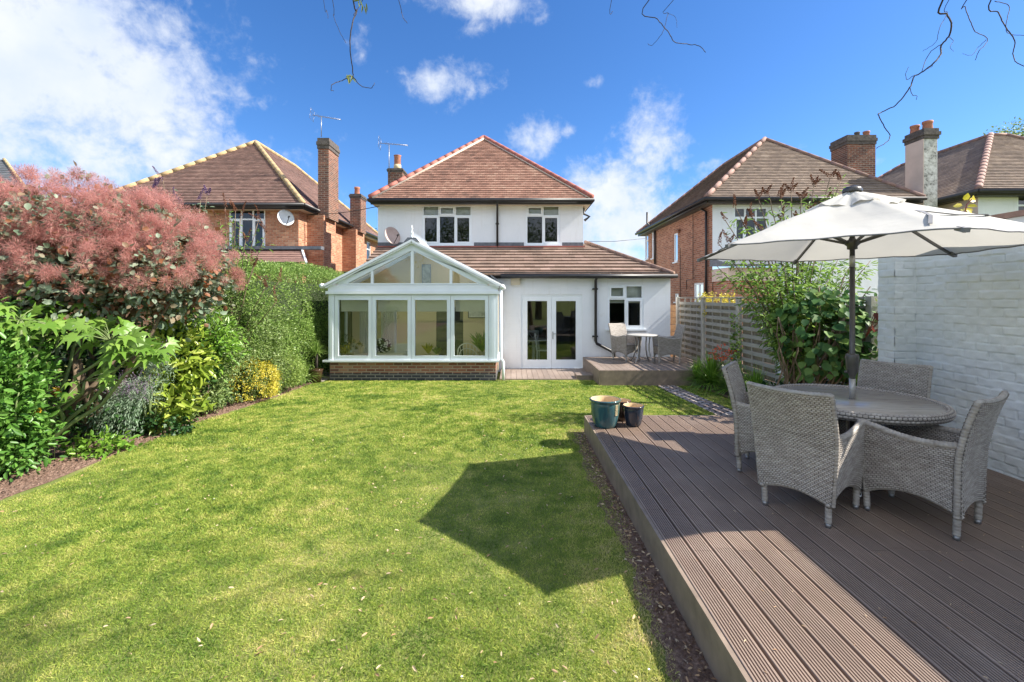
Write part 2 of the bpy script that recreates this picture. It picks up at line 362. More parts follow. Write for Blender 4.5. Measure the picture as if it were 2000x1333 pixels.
# wicker
t = NT('wicker'); mp = t.N('ShaderNodeMapping'); mp.inputs['Scale'].default_value = (14, 14, 46); t.l.new(t.oc(), mp.inputs[0])
c = t.ramp(t.noise(1, 4, .6, vec=mp.outputs[0]), [(.28, (.22,.195,.17)), (.5, (.33,.30,.27)), (.74, (.46,.43,.395))])
t.prin(c, .5, None, spec=.45); M['rim'] = t.m
t = NT('wicker_weave'); mp = t.N('ShaderNodeMapping'); mp.inputs['Scale'].default_value = (14, 14, 46); t.l.new(t.oc(), mp.inputs[0])
c = t.ramp(t.noise(1, 4, .6, vec=mp.outputs[0]), [(.28, (.25,.22,.195)), (.5, (.37,.335,.305)), (.74, (.53,.495,.455))]); at = t.N('ShaderNodeAttribute', attribute_name='strand')
c = t.mix(t.ramp(at.outputs['Fac'], [(.15, (0,0,0)), (.5, (1,1,1))]), (.075,.065,.056), c); t.prin(c, .5, None, spec=.45); M['wicker'] = t.m  # gaps painted dark: shade of the holes and the darker frame behind
t = NT('wicker_pale'); c = t.ramp(t.noise(60, 3), [(.3, (.32,.31,.29)), (.7, (.46,.45,.43))]); t.prin(c, .5); M['wicker_pale'] = t.m
t = NT('table_glass'); mp = t.N('ShaderNodeMapping'); mp.inputs['Scale'].default_value = (2.5, 14, 1); mp.inputs['Rotation'].default_value = (0,0,.9); t.l.new(t.oc(), mp.inputs[0])
c = t.ramp(t.noise(1.5, 5, .6, vec=mp.outputs[0], dist=.4), [(.3, (.28,.25,.225)), (.7, (.42,.39,.35))]); t.prin(c, .22, None, spec=.6); M['table_glass'] = t.m
t = NT('canopy_cloth'); w = t.noise(260, 2); c = t.ramp(t.noise(1.5, 4), [(.3, (.60,.585,.54)), (.7, (.67,.655,.61))])
cm = t.noise(5, 3, .5, dist=.6); hh = t.math('ADD', t.math('MULTIPLY', w, .05), cm)
t.prin(c, .8, t.bump(hh, .25, .03), spec=.2, trans=.30); M['canopy'] = t.m
M['umb_metal'] = m_plain('umbrella_metal', (.085, .08, .075), .35, .2, 20, metal=.3)
M['umb_light'] = m_plain('umbrella_joint', (.40, .39, .37), .35, .1, 20, metal=.4)
M['strap'] = m_plain('grey_strap', (.20, .20, .21), .8, .2, 20)
# glazed pots
def m_glaze(name, stops, rough=.12):
    t = NT(name); mp = t.N('ShaderNodeMapping'); mp.inputs['Scale'].default_value = (9, 9, 1.6); t.l.new(t.oc(), mp.inputs[0])
    c = t.ramp(t.noise(1, 5, .6, vec=mp.outputs[0], dist=.5), stops); t.prin(c, rough, t.bump(t.noise(30, 2, vec=t.oc()), .05, .004), spec=.6); return t.m
M['glaze_blue'] = m_glaze('blue_glaze', [(.3, (.018,.055,.07)), (.5, (.035,.10,.12)), (.62, (.07,.12,.10)), (.75, (.11,.08,.05))])
M['glaze_navy'] = m_glaze('navy_glaze', [(.35, (.010,.018,.035)), (.6, (.025,.035,.055)), (.72, (.14,.08,.05))])
M['glaze_brown'] = m_glaze('brown_glaze', [(.35, (.03,.018,.012)), (.7, (.09,.05,.03))])
M['terracotta_in'] = m_plain('pot_inside', (.58,.42,.24), .8, .1, 8)
# foliage
M['bark'] = m_plain('bark', (.16,.115,.075), .9, .4, 14, .8, 30)
M['bark_dark'] = m_plain('dark_bark', (.045,.035,.028), .9, .4, 14, .6, 30)
M['stem_g'] = m_plain('green_stem', (.15,.20,.07), .7, .3, 14)
M['stem_r'] = m_plain('red_stem', (.20,.06,.05), .7, .3, 14)
M['lf_hedge'] = m_leaf('hedge_leaf', [(.06,.12,.02), (.15,.26,.045), (.26,.38,.09), (.40,.50,.17)], .35)
M['lf_mixed'] = m_leaf('mixed_leaf', [(.06,.11,.03), (.15,.23,.06), (.26,.35,.11), (.46,.52,.25)], .35)
M['lf_dark'] = m_leaf('dark_leaf', [(.012,.04,.012), (.03,.085,.02), (.06,.14,.03)], .25)
M['lf_bright'] = m_leaf('bright_leaf', [(.07,.17,.02), (.16,.31,.035), (.30,.47,.07)], .35, .3)
M['lf_glossy'] = m_leaf('glossy_leaf', [(.04,.12,.02), (.10,.24,.035), (.22,.40,.08)], .28, .40, .4)
M['lf_gold'] = m_leaf('golden_leaf', [(.10,.18,.03), (.50,.44,.04), (.70,.58,.08), (.80,.72,.28)], .3)
M['lf_auc'] = m_leaf('spotted_leaf', [(.12,.22,.03), (.30,.40,.05), (.50,.54,.12)], .35, .3)
M['lf_fatsia'] = m_leaf('fatsia_leaf', [(.07,.16,.02), (.15,.28,.04), (.26,.39,.08)], .30, .4, .4)
M['lf_smoke'] = m_leaf('smoke_bush_leaf', [(.08,.13,.08), (.18,.25,.16), (.28,.34,.24), (.26,.12,.06), (.40,.12,.05)], .35, .5)
M['plume'] = m_leaf('smoke_plume', [(.40,.175,.155), (.60,.30,.265), (.78,.48,.43)], .5, .8, .1, nmix=.6)
M['lf_lav'] = m_leaf('lavender_leaf', [(.12,.20,.12), (.24,.34,.22), (.38,.46,.34)], .3)
M['fl_lav'] = m_leaf('lavender_flower', [(.16,.11,.20), (.28,.20,.32), (.36,.30,.30)], .3)
M['fl_bud'] = m_leaf('buddleia_dry', [(.09,.035,.025), (.20,.085,.05), (.28,.13,.07)], .15, .8)
M['fl_budp'] = m_leaf('buddleia_purple', [(.06,.04,.08), (.14,.08,.17), (.22,.13,.27)], .2, .8)
M['lf_bud'] = m_leaf('buddleia_leaf', [(.09,.18,.035), (.20,.33,.06), (.38,.52,.13)], .45)
M['lf_big'] = m_leaf('hydrangea_leaf', [(.025,.075,.026), (.045,.12,.038), (.085,.18,.05), (.20,.32,.08), (.20,.09,.055)], .35, .5, .25)
M['lf_redl'] = m_leaf('red_leaf', [(.12,.03,.025), (.22,.06,.045), (.26,.10,.06)], .35)
M['fl_croc'] = m_leaf('crocosmia_flower', [(.70,.06,.02), (.85,.13,.04)], .3)
M['fl_yel'] = m_leaf('yellow_flower', [(.85,.50,.03), (.9,.6,.08)], .3)
M['lf_light'] = m_leaf('light_leaf', [(.12,.20,.04), (.26,.36,.08), (.42,.50,.14)], .35)
M['lf_tree'] = m_leaf('tree_leaf', [(.04,.09,.02), (.10,.17,.04), (.17,.25,.06)], .35)
M['lf_wil'] = m_leaf('willow_leaf', [(.14,.20,.03), (.28,.30,.05)], .45)
t = NT('soil'); n = t.noise(35, 8, .7); c = t.ramp(n, [(.3, (.09,.055,.04)), (.5, (.21,.135,.10)), (.72, (.38,.27,.21))])
t.prin(c, .95, t.bump(t.noise(28, 8, .7), 1.0, .03), spec=.15); M['soil'] = t.m
t = NT('turf'); c = t.ramp(t.noise(1.1, 5, .6), [(.3, (.10,.14,.03)), (.55, (.19,.21,.065)), (.75, (.34,.29,.14))])
t.prin(c, .9, t.bump(t.noise(60, 4), .6, .02), spec=.1); M['turf'] = t.m
t = NT('grass_blade'); isl = t.island(); n = t.noise(.9, 5, .62); n2 = t.noise(5, 3)
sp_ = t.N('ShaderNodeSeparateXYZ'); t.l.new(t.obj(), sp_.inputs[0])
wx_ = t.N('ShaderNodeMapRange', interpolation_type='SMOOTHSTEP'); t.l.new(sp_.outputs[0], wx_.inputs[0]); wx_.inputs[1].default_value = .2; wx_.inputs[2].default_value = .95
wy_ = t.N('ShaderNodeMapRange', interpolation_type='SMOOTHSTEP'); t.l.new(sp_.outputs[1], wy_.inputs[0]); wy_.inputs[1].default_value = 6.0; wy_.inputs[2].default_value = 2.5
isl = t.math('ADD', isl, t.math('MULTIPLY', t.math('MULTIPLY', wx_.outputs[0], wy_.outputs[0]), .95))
f = t.math('ADD', t.math('MULTIPLY', isl, .50), t.math('ADD', t.math('MULTIPLY', t.math('SUBTRACT', n, .40), 1.2), t.math('MULTIPLY', t.math('SUBTRACT', n2, .5), 1.25)), clamp=True)
c = t.ramp(f, [(0, (.07,.15,.02)), (.25, (.21,.32,.045)), (.52, (.41,.475,.09)), (.76, (.62,.57,.19)), (1, (.76,.62,.38))])
t.prin(c, .5, None, spec=.25, trans=.38); M['grass'] = t.m
M['litter'] = m_leaf('dry_leaf', [(.20,.10,.05), (.44,.27,.15), (.66,.52,.34), (.42,.36,.27)], .2, .8)
M['daisy'] = m_plain('daisy_white', (.8,.8,.76), .7)
M['path'] = m_brick('path_brick', [(.24,.16,.14), (.46,.35,.31), (.33,.26,.23), (.60,.52,.47)], (.08,.07,.055), bw=.21, bh=.11, ms=.02, bump=.8)
M['slab'] = m_plain('paving_slab', (.34,.29,.24), .85, .2, 6, .4)
t = NT('painted_brick'); c = t.ramp(t.noise(1.5, 6, .65), [(.25, (.62,.66,.68)), (.7, (.77,.80,.81))])
c = t.mix(t.math('MULTIPLY', t.ramp(t.noise(4, 7, .75), [(.56, (0,0,0)), (.75, (1,1,1))]), .35), c, (.44,.47,.42))
t.prin(c, .7, t.bump(t.noise(50, 5, .6), .3, .006), spec=.25); M['pbrick'] = t.m
t = NT('mottled_paint'); c = t.ramp(t.noise(6, 8, .75), [(.38, (.10,.10,.09)), (.46, (.40,.39,.36)), (.6, (.62,.61,.58))]); t.prin(c, .85, t.bump(t.noise(20, 5), .4, .01)); M['mottled'] = t.m

# ------------------------------------------------------------------ ground
def sheet(name, x0, x1, y0, y1, dz, mat, nx=2, ny=24, jag=0):
    xs = np.linspace(x0, x1, nx + 1); ys = np.linspace(y0, y1, ny + 1); X, Y = np.meshgrid(xs, ys)
    if jag:
        X = X.copy(); X[:, 0] += rng.uniform(-jag, jag, ny + 1); X[:, -1] += rng.uniform(-jag, jag, ny + 1)
    Z = gza(Y) + dz; V = np.stack([X, Y, Z], -1).reshape(-1, 3); i = np.arange(ny)[:, None] * (nx + 1) + np.arange(nx)[None]
    Fc = np.stack([i, i+1, i+nx+2, i+nx+1], -1).reshape(-1, 4)
    return fast(name, V, Fc, mat, uv=V[:, :2])
struct(fast('ground', [(-900,-900,-.22),(900,-900,-.22),(900,900,-.22),(-900,900,-.22)], [(0,1,2,3)], M['turf'], uv=[(0,0)]*4))
struct(sheet('lawn', -4.95, 4.45, -12, 11.37, 0, M['turf'], 12, 50))
struct(sheet('soil_bed', -12, -4.80, -12, 11.0, .004, M['soil'], 3, 80, .05))
struct(sheet('deck_side_soil', .82, 1.06, -2, 6.6, .006, M['soil'], 2, 60, .05))
struct(sheet('right_soil_bed', 4.25, 9.0, 5.9, 15.5, .03, M['soil'], 2, 40, .0))
struct(sheet('brick_path', 3.36, 3.80, 5.5, 10.75, .010, M['path'], 2, 20))
mb = MB(); mb.box(-9, -4.6, 11.05, 13.0, -.2, -.13); struct(obj('paving', mb, M['slab']))

# grass blades
def lawn_ok(x, y):
    left = -4.78 + .07*np.sin(y*1.7) + .04*np.sin(y*4.1+1)
    ok = (x > left) & (x < 4.3 - .0*y) & (y < 11.25)
    ok &= ~((x > 1.0 - .13*np.clip((4.2-y)/1.8, 0, 1) + .03*np.sin(y*5.1)) & (x < 4.9) & (y < 6.42))
    ok &= ~((x > 3.35) & (x < 3.81))
    ok &= ~((x > 2.02) & (y > 10.55))
    return ok
def blades(n, y0, y1, hmin, hmax, w):
    y = rng.uniform(y0, y1, n); x = rng.uniform(-5, 4.35, n)
    vis = (np.abs(x) < y * 1.16 + .25)
    ok = lawn_ok(x, y) & vis
    # wear along the deck edge and bed edge
    edge = np.minimum(np.where(y < 6.4, np.abs(1.0 - .13*np.clip((4.2-y)/1.8, 0, 1) - x), 9), np.abs(x + 4.83)); ok &= rng.random(n) < np.clip(edge / .16 + .12, 0, 1)
    x, y = x[ok], y[ok]; n = len(x)
    h = rng.uniform(hmin, hmax, n) * (1 + .35*np.sin(x*1.3+2)*np.sin(y*1.1)); a = rng.uniform(0, 2*np.pi, n); l = rng.normal(0, .6, (n, 2)) * h[:, None]
    bx = np.cos(a) * w / 2; by = np.sin(a) * w / 2; z = gza(y)
    V = np.empty((n, 4, 3), dtype=np.float32)
    V[:, 0] = np.stack([x - bx, y - by, z], 1); V[:, 1] = np.stack([x + bx, y + by, z], 1)
    V[:, 2] = np.stack([x + l[:, 0]*.55 + bx*.8, y + l[:, 1]*.55 + by*.8, z + h*.6], 1); V[:, 3] = np.stack([x + l[:, 0]*1.2, y + l[:, 1]*1.2, z + h], 1)
    return V
bl = [blades(380000, 2.0, 3.6, .008, .022, .0028), blades(330000, 3.6, 5.6, .008, .022, .0044), blades(230000, 5.6, 8.2, .010, .026, .008), blades(130000, 8.2, 11.3, .012, .026, .013)]
V = np.concatenate(bl); n = len(V); i = np.arange(n)[:, None] * 4
Fc = np.concatenate([i + np.array([[0, 1, 2]]), i + np.array([[0, 2, 3]])])
g = fast('grass', V.reshape(-1, 3), Fc, M['grass']); tag(g, 'short mown green grass covering the lawn', 'grass', kind='stuff')

# leaf generator -----------------------------------------------------------
T_DIA = (np.array([(0,0,0),(.42,.5,.10),(1,0,-.05),(.42,-.5,.10)]), [(0,1,2,3)])
T_OV = (np.array([(0,0,0),(.22,.42,.07),(.62,.46,.06),(1,0,-.10),(.62,-.46,.06),(.22,-.42,.07)]), [(0,1,2,3),(0,3,4,5)])
def palm_template(n=7):
    v = [(0,0,0)]; f = []; angs = np.linspace(-2.0, 2.0, n)
    for a in angs:
        L = 1 - .14*abs(a); v += [(L*.58*math.cos(a-.21), L*.58*math.sin(a-.21), .05), (L*math.cos(a), L*math.sin(a), -.22), (L*.58*math.cos(a+.21), L*.58*math.sin(a+.21), .05)]
    for k in range(n): b = 1 + 3*k; f.append((0, b, b+1, b+2))
    for k in range(n-1): b = 1+3*k; m = (angs[k]+angs[k+1])/2; v.append((.46*math.cos(m), .46*math.sin(m), .02)); q = len(v)-1; f.append((0, b+2, q, b+3))
    return (np.array(v), f)
T_PALM = palm_template()
def leaves(Pts, axis, size, aspect=.5, tmpl=T_OV, roll=1.0, up=None):
    n = len(Pts); a = axis / (np.linalg.norm(axis, axis=1, keepdims=True) + 1e-9)
    upv = np.tile(np.array([[0,0,1.0]]), (n, 1)) if up is None else up
    upv = upv + rng.normal(0, roll, (n, 3)) * .5
    b = np.cross(upv, a); b /= (np.linalg.norm(b, axis=1, keepdims=True) + 1e-9); c = np.cross(a, b)
    size = np.broadcast_to(size, (n,)) ; tv, tf = tmpl; k = len(tv)
    V = Pts[:, None] + size[:, None, None] * (tv[None, :, 0:1]*a[:, None] + tv[None, :, 1:2]*aspect*b[:, None] + tv[None, :, 2:3]*c[:, None]) if tmpl is not T_PALM else \
        Pts[:, None] + size[:, None, None] * (tv[None, :, 0:1]*a[:, None] + tv[None, :, 1:2]*b[:, None] + tv[None, :, 2:3]*c[:, None])
    Fc = (np.arange(n)[:, None, None] * k + np.array(tf)[None]).reshape(-1, 4)
    return V.reshape(-1, 3), Fc
def merge(*vf):
    Vs, Fs, b = [], [], 0
    for V, Fc in vf: Vs.append(V); Fs.append(Fc + b); b += len(V)
    return np.concatenate(Vs), np.concatenate(Fs)
def unit(n):
    d = rng.normal(0, 1, (n, 3)); return d / np.linalg.norm(d, axis=1, keepdims=True)
def shell_pts(c, r, nclump, per, spread, fill=.55, zmin=None, power=1.0):
    """clumps spread over an ellipsoid's outer volume -> points and outward directions"""
    d = unit(nclump); rad = fill + (1-fill) * rng.random((nclump, 1)) ** .6
    bump = 1 + .12*np.sin(d[:, 0:1]*5+c[0]) + .10*np.sin(d[:, 2:3]*6+c[1]*2) 
    cc = np.array(c) + d * rad * np.array(r) * bump
    pts = np.repeat(cc, per, 0) + rng.normal(0, spread, (nclump*per, 3)); dd = np.repeat(d, per, 0)
    if zmin is not None: k = pts[:, 2] > zmin; pts, dd = pts[k], dd[k]
    return pts, dd
def foliage(name, parts, mat, parent, **k):
    V, Fc = merge(*parts); return fast(name, V, Fc, mat, parent, **k)
def bushy(c, r, n, size, aspect=.5, nclump=None, spread=.06, fill=.55, tmpl=T_DIA, droop=-.1, zmin=.02, axr=.7):
    nclump = nclump or max(20, n // 30); pts, d = shell_pts(c, r, nclump, max(1, n // nclump), spread, fill, zmin)
    ax = d + rng.normal(0, axr, d.shape) + np.array([0, 0, droop])
    return leaves(pts, ax, size * rng.uniform(.6, 1.3, len(pts)), aspect, tmpl, up=d + np.array([[0,0,.6]]))
def trunk_mb(base, tops, r0, r1, mb=None, wob=.06, seg=6):
    mb = mb or MB(); base = Vector(base)
    for tp in tops:
        tp = Vector(tp); pts = [base.lerp(tp, k/seg) + Vector((random.uniform(-wob, wob), random.uniform(-wob, wob), 0)) * (1 if 0 < k < seg else 0) + Vector((0,0,1)) * (0.12 * math.sin(math.pi*k/seg) * (tp-base).length * .3) for k in range(seg+1)]
        mb.tube(pts, [r0 + (r1-r0)*k/seg for k in range(seg+1)], 7)
    return mb

# ------------------------------------------------------------------ building helpers
def facade(mb, fr, u0, u1, v0, v1, holes, depth=.12):
    O, U, N = fr; Z = Vector((0,0,1))
    us = sorted({u0, u1, *[h[0] for h in holes], *[h[2] for h in holes]}); vs = sorted({v0, v1, *[h[1] for h in holes], *[h[3] for h in holes]})
    Wp = lambda u, v, n=0: O + U*u + Z*v + N*n
    for a, b in zip(us, us[1:]):
        for c, d in zip(vs, vs[1:]):
            mu, mv = (a+b)/2, (c+d)/2
            if any(h[0] < mu < h[2] and h[1] < mv < h[3] for h in holes): continue
            mb.add([Wp(a,c), Wp(b,c), Wp(b,d), Wp(a,d)], [(0,1,2,3)])
    for (a, c, b, d) in holes:
        mb.add([Wp(a,c), Wp(b,c), Wp(b,d), Wp(a,d), Wp(a,c,-depth), Wp(b,c,-depth), Wp(b,d,-depth), Wp(a,d,-depth)], [(0,4,5,1),(1,5,6,2),(2,6,7,3),(3,7,4,0)])
def room_box(fr, a, c, b, d, n0, n1, mb=None):
    mb = mb or MB(); O, U, N = fr; Z = Vector((0,0,1)); Wp = lambda u, v, n: O + U*u + Z*v + N*n
    q = [Wp(a,c,n0), Wp(b,c,n0), Wp(b,d,n0), Wp(a,d,n0), Wp(a,c,n1), Wp(b,c,n1), Wp(b,d,n1), Wp(a,d,n1)]
    mb.add(q, [(0,1,5,4),(1,2,6,5),(2,3,7,6),(3,0,4,7),(4,5,6,7)]); return mb
def window(parent, fr, u0, v0, u1, v1, cols=2, transom=None, fw=.055, n=-.08, sill=True, blind=0, room='room', rdepth=1.6, sash=(), mat='upvc', label=None, sillmat='upvc', glass='glass'):
    mb = MB(); d = .06
    w = (u1-u0); cw = (w - fw*(cols+1)) / cols
    cell = []
    vt = None if transom is None else v1 - (v1-v0)*transom
    for k in range(cols+1):
        a = u0 + k*(cw+fw); mb.fbox(fr, a, a+fw, v0, v1, n, n+d)
    for k in range(cols):
        a = u0 + fw + k*(cw+fw); mb.fbox(fr, a, a+cw, v0, v0+fw, n, n+d); mb.fbox(fr, a, a+cw, v1-fw, v1, n, n+d)
        if vt is not None:
            mb.fbox(fr, a, a+cw, vt-fw/2, vt+fw/2, n, n+d)
            cell += [((k, 0), a, v0+fw, a+cw, vt-fw/2), ((k, 1), a, vt+fw/2, a+cw, v1-fw)]
        else: cell.append(((k, 0), a, v0+fw, a+cw, v1-fw))
    sw = .045
    for key, a, c, b, e in cell:
        if key in sash:
            mb.fbox(fr, a-.01, a+sw, c-.01, e+.01, n+.0, n+d+.018); mb.fbox(fr, b-sw, b+.01, c-.01, e+.01, n, n+d+.018)
            mb.fbox(fr, a+sw, b-sw, c-.01, c+sw, n, n+d+.018); mb.fbox(fr, a+sw, b-sw, e-sw, e+.01, n, n+d+.018)
    o = obj('window', mb, M[mat], parent)
    if label: o['label'] = label
    g = MB(); O, U, N = fr; Z = Vector((0,0,1))
    for key, a, c, b, e in cell:
        g.add([O+U*a+Z*c+N*(n+.03), O+U*b+Z*c+N*(n+.03), O+U*b+Z*e+N*(n+.03), O+U*a+Z*e+N*(n+.03)], [(0,1,2,3)])
    obj('pane', g, M[glass], o)
    if sill:
        s = MB(); s.fbox(fr, u0-.06, u1+.06, v0-.05, v0-.002, n, .05); obj('sill', s, M[sillmat], o)
    if blind:
        s = MB(); s.fbox(fr, u0+.02, u1-.02, v1-(v1-v0)*blind, v1-.02, n-.12, n-.10); obj('blind', s, M['blind'], o)
    if room:
        obj('room', room_box(fr, u0-.3, v0-.4, u1+.3, v1+.1, n-.04, n-rdepth), M[room], parent)
    return o
def roof_plane(mb, eL, eR, tL, tR, course=.13, tw=.165, lift=.018, jit=.004):
    eL, eR, tL, tR = map(Vector, (eL, eR, tL, tR)); U = (eR - eL).normalized()
    mid = (tL - eL); up = (mid - U * mid.dot(U)); L = up.length; up.normalize(); Nn = U.cross(up)
    if Nn.z < 0: Nn = -Nn
    uw = (eR-eL).length; lt, rt = (tL-eL).dot(U), (tR-eL).dot(U); n = max(1, round(L/course)); c = L/n
    for i in range(n):
        t0, t1 = i/n, (i+1)/n
        a0, b0 = lt*t0, uw + (rt-uw)*t0; a1, b1 = lt*t1, uw + (rt-uw)*t1
        lo, hi = min(a0, a1), max(b0, b1); k0 = math.floor(lo/tw - .5*(i % 2)); k = k0
        while (k + .5*(i % 2)) * tw < hi:
            l = (k + .5*(i % 2)) * tw; r = l + tw - .004; k += 1
            la, ra = max(l, a0), min(r, b0); lb, rb = max(l, a1), min(r, b1)
            if ra - la < .002 and rb - lb < .002: continue
            la, ra = (la, ra) if ra > la else ((la+ra)/2,)*2 if False else (min(max(l, a0), b0), min(max(r, a0), b0))
            lb, rb = (lb, rb) if rb > lb else (min(max(l, a1), b1), min(max(r, a1), b1))
            j = random.uniform(0, jit)
            p0 = eL + U*la + up*(c*i) + Nn*(lift+j); p1 = eL + U*ra + up*(c*i) + Nn*(lift+j+random.uniform(0, jit*.4))
            p2 = eL + U*rb + up*(c*(i+1)) + Nn*.002; p3 = eL + U*lb + up*(c*(i+1)) + Nn*.002
            mb.add([p0, p1, p2, p3, p0 - Nn*(lift+j), p1 - Nn*(lift+j)], [(0,1,2,3),(4,5,1,0)])
    # solid underlay
    mb.add([eL - Nn*.01, eR - Nn*.01, tR - Nn*.01, tL - Nn*.01], [(0,1,2,3)])
def ridge(mb, a, b, r=.10, seg=.32, gap=-.006, n=8):
    r *= .78; a, b = Vector(a), Vector(b); L = (b-a).length; k = max(1, round(L/seg)); d = (b-a)/k
    for i in range(k):
        p = a + d*i; q = a + d*(i+1) - d.normalized()*gap
        mb.tube([p, q], [r*1.012, r*.99], n)
def chimney(root, x0, x1, y0, y1, z0, z1, mat, capmat='stone', pots=(), cap=.28, name='chimney', capw=.06):
    m = MB(); m.box(x0, x1, y0, y1, z0, z1-cap); c = obj(name, m, M[mat], root)
    m = MB(); h = cap/3
    m.box(x0-capw*.5, x1+capw*.5, y0-capw*.5, y1+capw*.5, z1-cap+.002, z1-2*h); m.box(x0-capw, x1+capw, y0-capw, y1+capw, z1-2*h+.002, z1-h); m.box(x0-capw*.4, x1+capw*.4, y0-capw*.4, y1+capw*.4, z1-h+.002, z1)
    obj('chimney_cap', m, M[capmat], c)
    for (px, py, r, h, pm, style) in pots:
        m = MB()
        if style == 'ribbed':
            m.lathe([(0,0),(r*1.25,0),(r*1.15,h*.38),(r*.95,h*.4)], (px, py, z1-.01), 16); obj('chimney_pot', m, M['pot_cream'], c, True)
            m = MB(); pr = [(r, h*.38)]
            for k in range(7): pr += [(r, h*(.4+.085*k)), (r*1.12, h*(.42+.085*k)), (r, h*(.45+.085*k))]
            pr += [(r*1.25, h), (r*.8, h), (r*.8, h*.8), (0, h*.8)]; m.lathe(pr, (px, py, z1-.01), 16); obj('chimney_pot', m, M[pm], c, True)
        else:
            m.lathe([(r*1.1,0),(r*.95,h*.7),(r*1.1,h*.78),(r*1.1,h),(r*.85,h),(r*.8,h*.5),(0,h*.5)], (px, py, z1-.01), 16); obj('chimney_pot', m, M[pm], c, True)
    return c
X_, Y_ = Vector((1,0,0)), Vector((0,1,0))
def FR(x, y, face):   # facade frame: origin, U, outward N
    return {'-y': (Vector((x, y, 0)), X_, -Y_), '+x': (Vector((x, y, 0)), Y_, X_), '-x': (Vector((x, y, 0)), Y_, -X_)}[face]
def gutter(mb, a, b, r=.065):
    mb.tube([a, b], r, 8)

# ================================================================== the white house
H = thing('white_house', 'white rendered two storey house with red hipped roof facing the lawn', 'house', (0, 13.05, -.15))
YF = 13.05; YU = 16.05; FL = -.15
ex0, ex1 = -4.75, 4.54; ztopE = PZ(541, YF)
frE = FR(0, YF, '-y'); door = (PX(1018, YF), FL+.03, PX(1137, YF), PZ(576, YF)); kw = (PX(1187, YF), PZ(643, YF), PX(1257.5, YF), PZ(556, YF))
m = MB(); facade(m, frE, ex0, ex1, FL-.2, ztopE, [door, kw], .12)
m.add([(ex1, YF, FL-.2), (ex1, 20, FL-.2), (ex1, 20, ztopE), (ex1, YF, ztopE)], [(0,1,2,3)])
m.add([(ex0, YF, FL-.2), (ex0, 17, FL-.2), (ex0, 17, ztopE), (ex0, YF, ztopE)], [(3,2,1,0)])
# upper storey
ux0, ux1 = PX(738, YU), PX(1139, YU); zu0, zu1 = PZ(484, YU), PZ(388, YU)
w1 = (PX(824, YU), PZ(478, YU), PX(922, YU), PZ(401, YU)); w2 = (PX(1027, YU), PZ(478, YU), PX(1094, YU), PZ(401, YU))
frU = FR(0, YU, '-y'); facade(m, frU, ux0, ux1, zu0-1.2, zu1+.1, [w1, w2], .12)
m.add([(ux1, YU, 0), (ux1, 26, 0), (ux1, 26, zu1+.1), (ux1, YU, zu1+.1)], [(0,1,2,3)]); m.add([(ux0, YU, 0), (ux0, 26, 0), (ux0, 26, zu1+.1), (ux0, YU, zu1+.1)], [(3,2,1,0)])
obj('wall', m, M['render'], H)
window(H, frU, *w1, cols=3, transom=.27, sash=((0,0),(1,1),(2,0)), blind=.26, room='room_dark')
window(H, frU, *w2, cols=2, transom=.27, sash=((0,1),(1,0)), blind=.27, room='room_dark')
kwin = window(H, frE, *kw, cols=2, transom=.32, sash=((0,1),(1,0)), blind=.42, room='room_dark', rdepth=2.5)
# lead flashing band
for a, b in ((ux0+.002, w1[0]-.07), (w1[2]+.07, w2[0]-.07), (w2[2]+.07, ux1-.002)): m = MB(); m.box(a, b, YU-.02, YU-.001, zu0-.1, PZ(474, YU)); obj('flashing', m, M['lead'], H)
m = MB(); m.tube([(ux1+.05, YU+.35, PZ(395, YU)), (ux1+.06, YU+.3, PZ(415, YU)), (ux1+.28, YU+.35, PZ(420, YU)), (ux1+.1, YU+.35, PZ(428, YU))], .05, 8); obj('side_pipe', m, M['black'], H, True)
# main hipped roof
ye = YU-.45; rx0, rx1 = PX(722, ye), PX(1157, ye); ze = PZ(388, ye); ya = 19.4; ax = PX(945, ya); azp = PZ(270.5, ya); yb = 27
m = MB(); roof_plane(m, (rx0, ye, ze), (rx1, ye, ze), (ax, ya, azp), (ax, ya, azp), .135, .165, .028)
roof_plane(m, (rx0, yb, ze), (rx0, ye, ze), (ax, yb-3.8, azp), (ax, ya, azp), .2, .3); roof_plane(m, (rx1, ye, ze), (rx1, yb, ze), (ax, ya, azp), (ax, yb-3.8, azp), .2, .3)
rf = obj('roof', m, M['tile_m'], H)
m = MB(); ridge(m, (rx0, ye, ze+.05), (ax, ya, azp+.05), .115, .42); ridge(m, (rx1, ye, ze+.05), (ax, ya, azp+.05), .115, .42); ridge(m, (ax, ya, azp+.05), (ax, yb-3.8, azp+.05), .085, .42)
obj('ridge_tile', m, M['ridge_red'], rf, True)
m = MB(); a = Vector((rx0+.10, ye-.02, ze+.0)); b = Vector((ax+.02, ya-.12, azp-.06)); m.tube([a, b], .05, 6); a = Vector((rx1-.10, ye-.02, ze)); m.tube([a, b], .03, 6); obj('mortar_bed', m, M['mortar'], rf, True)
m = MB(); gutter(m, (rx0-.06, ye-.03, ze-.06), (rx1+.06, ye-.03, ze-.06), .062); gutter(m, (rx1+.03, ye, ze-.06), (rx1+.03, yb, ze-.06), .055)
m.box(rx0+.02, rx1-.02, ye+.03, ye+.06, ze-.20, ze-.02); gutter(m, (rx0-.03, ye, ze-.06), (rx0-.03, yb, ze-.06), .055)
obj('gutter', m, M['black'], H, True)
m = MB(); m.box(rx0+.03, rx1-.03, ye+.065, YU+.3, ze-.17, ze-.14); m.box(rx1-.4, rx1-.03, YU+.302, yb, ze-.17, ze-.14); m.box(rx0+.03, rx0+.4, YU+.302, yb, ze-.17, ze-.14); obj('soffit', m, M['bag'], H)
m = MB(); xd = PX(972, YU); m.tube([(xd, ye-.02, ze-.08), (xd, ye+.05, ze-.2), (xd-.01, YU-.07, ze-.36), (xd-.01, YU-.07, zu0+.02)], .037, 8)
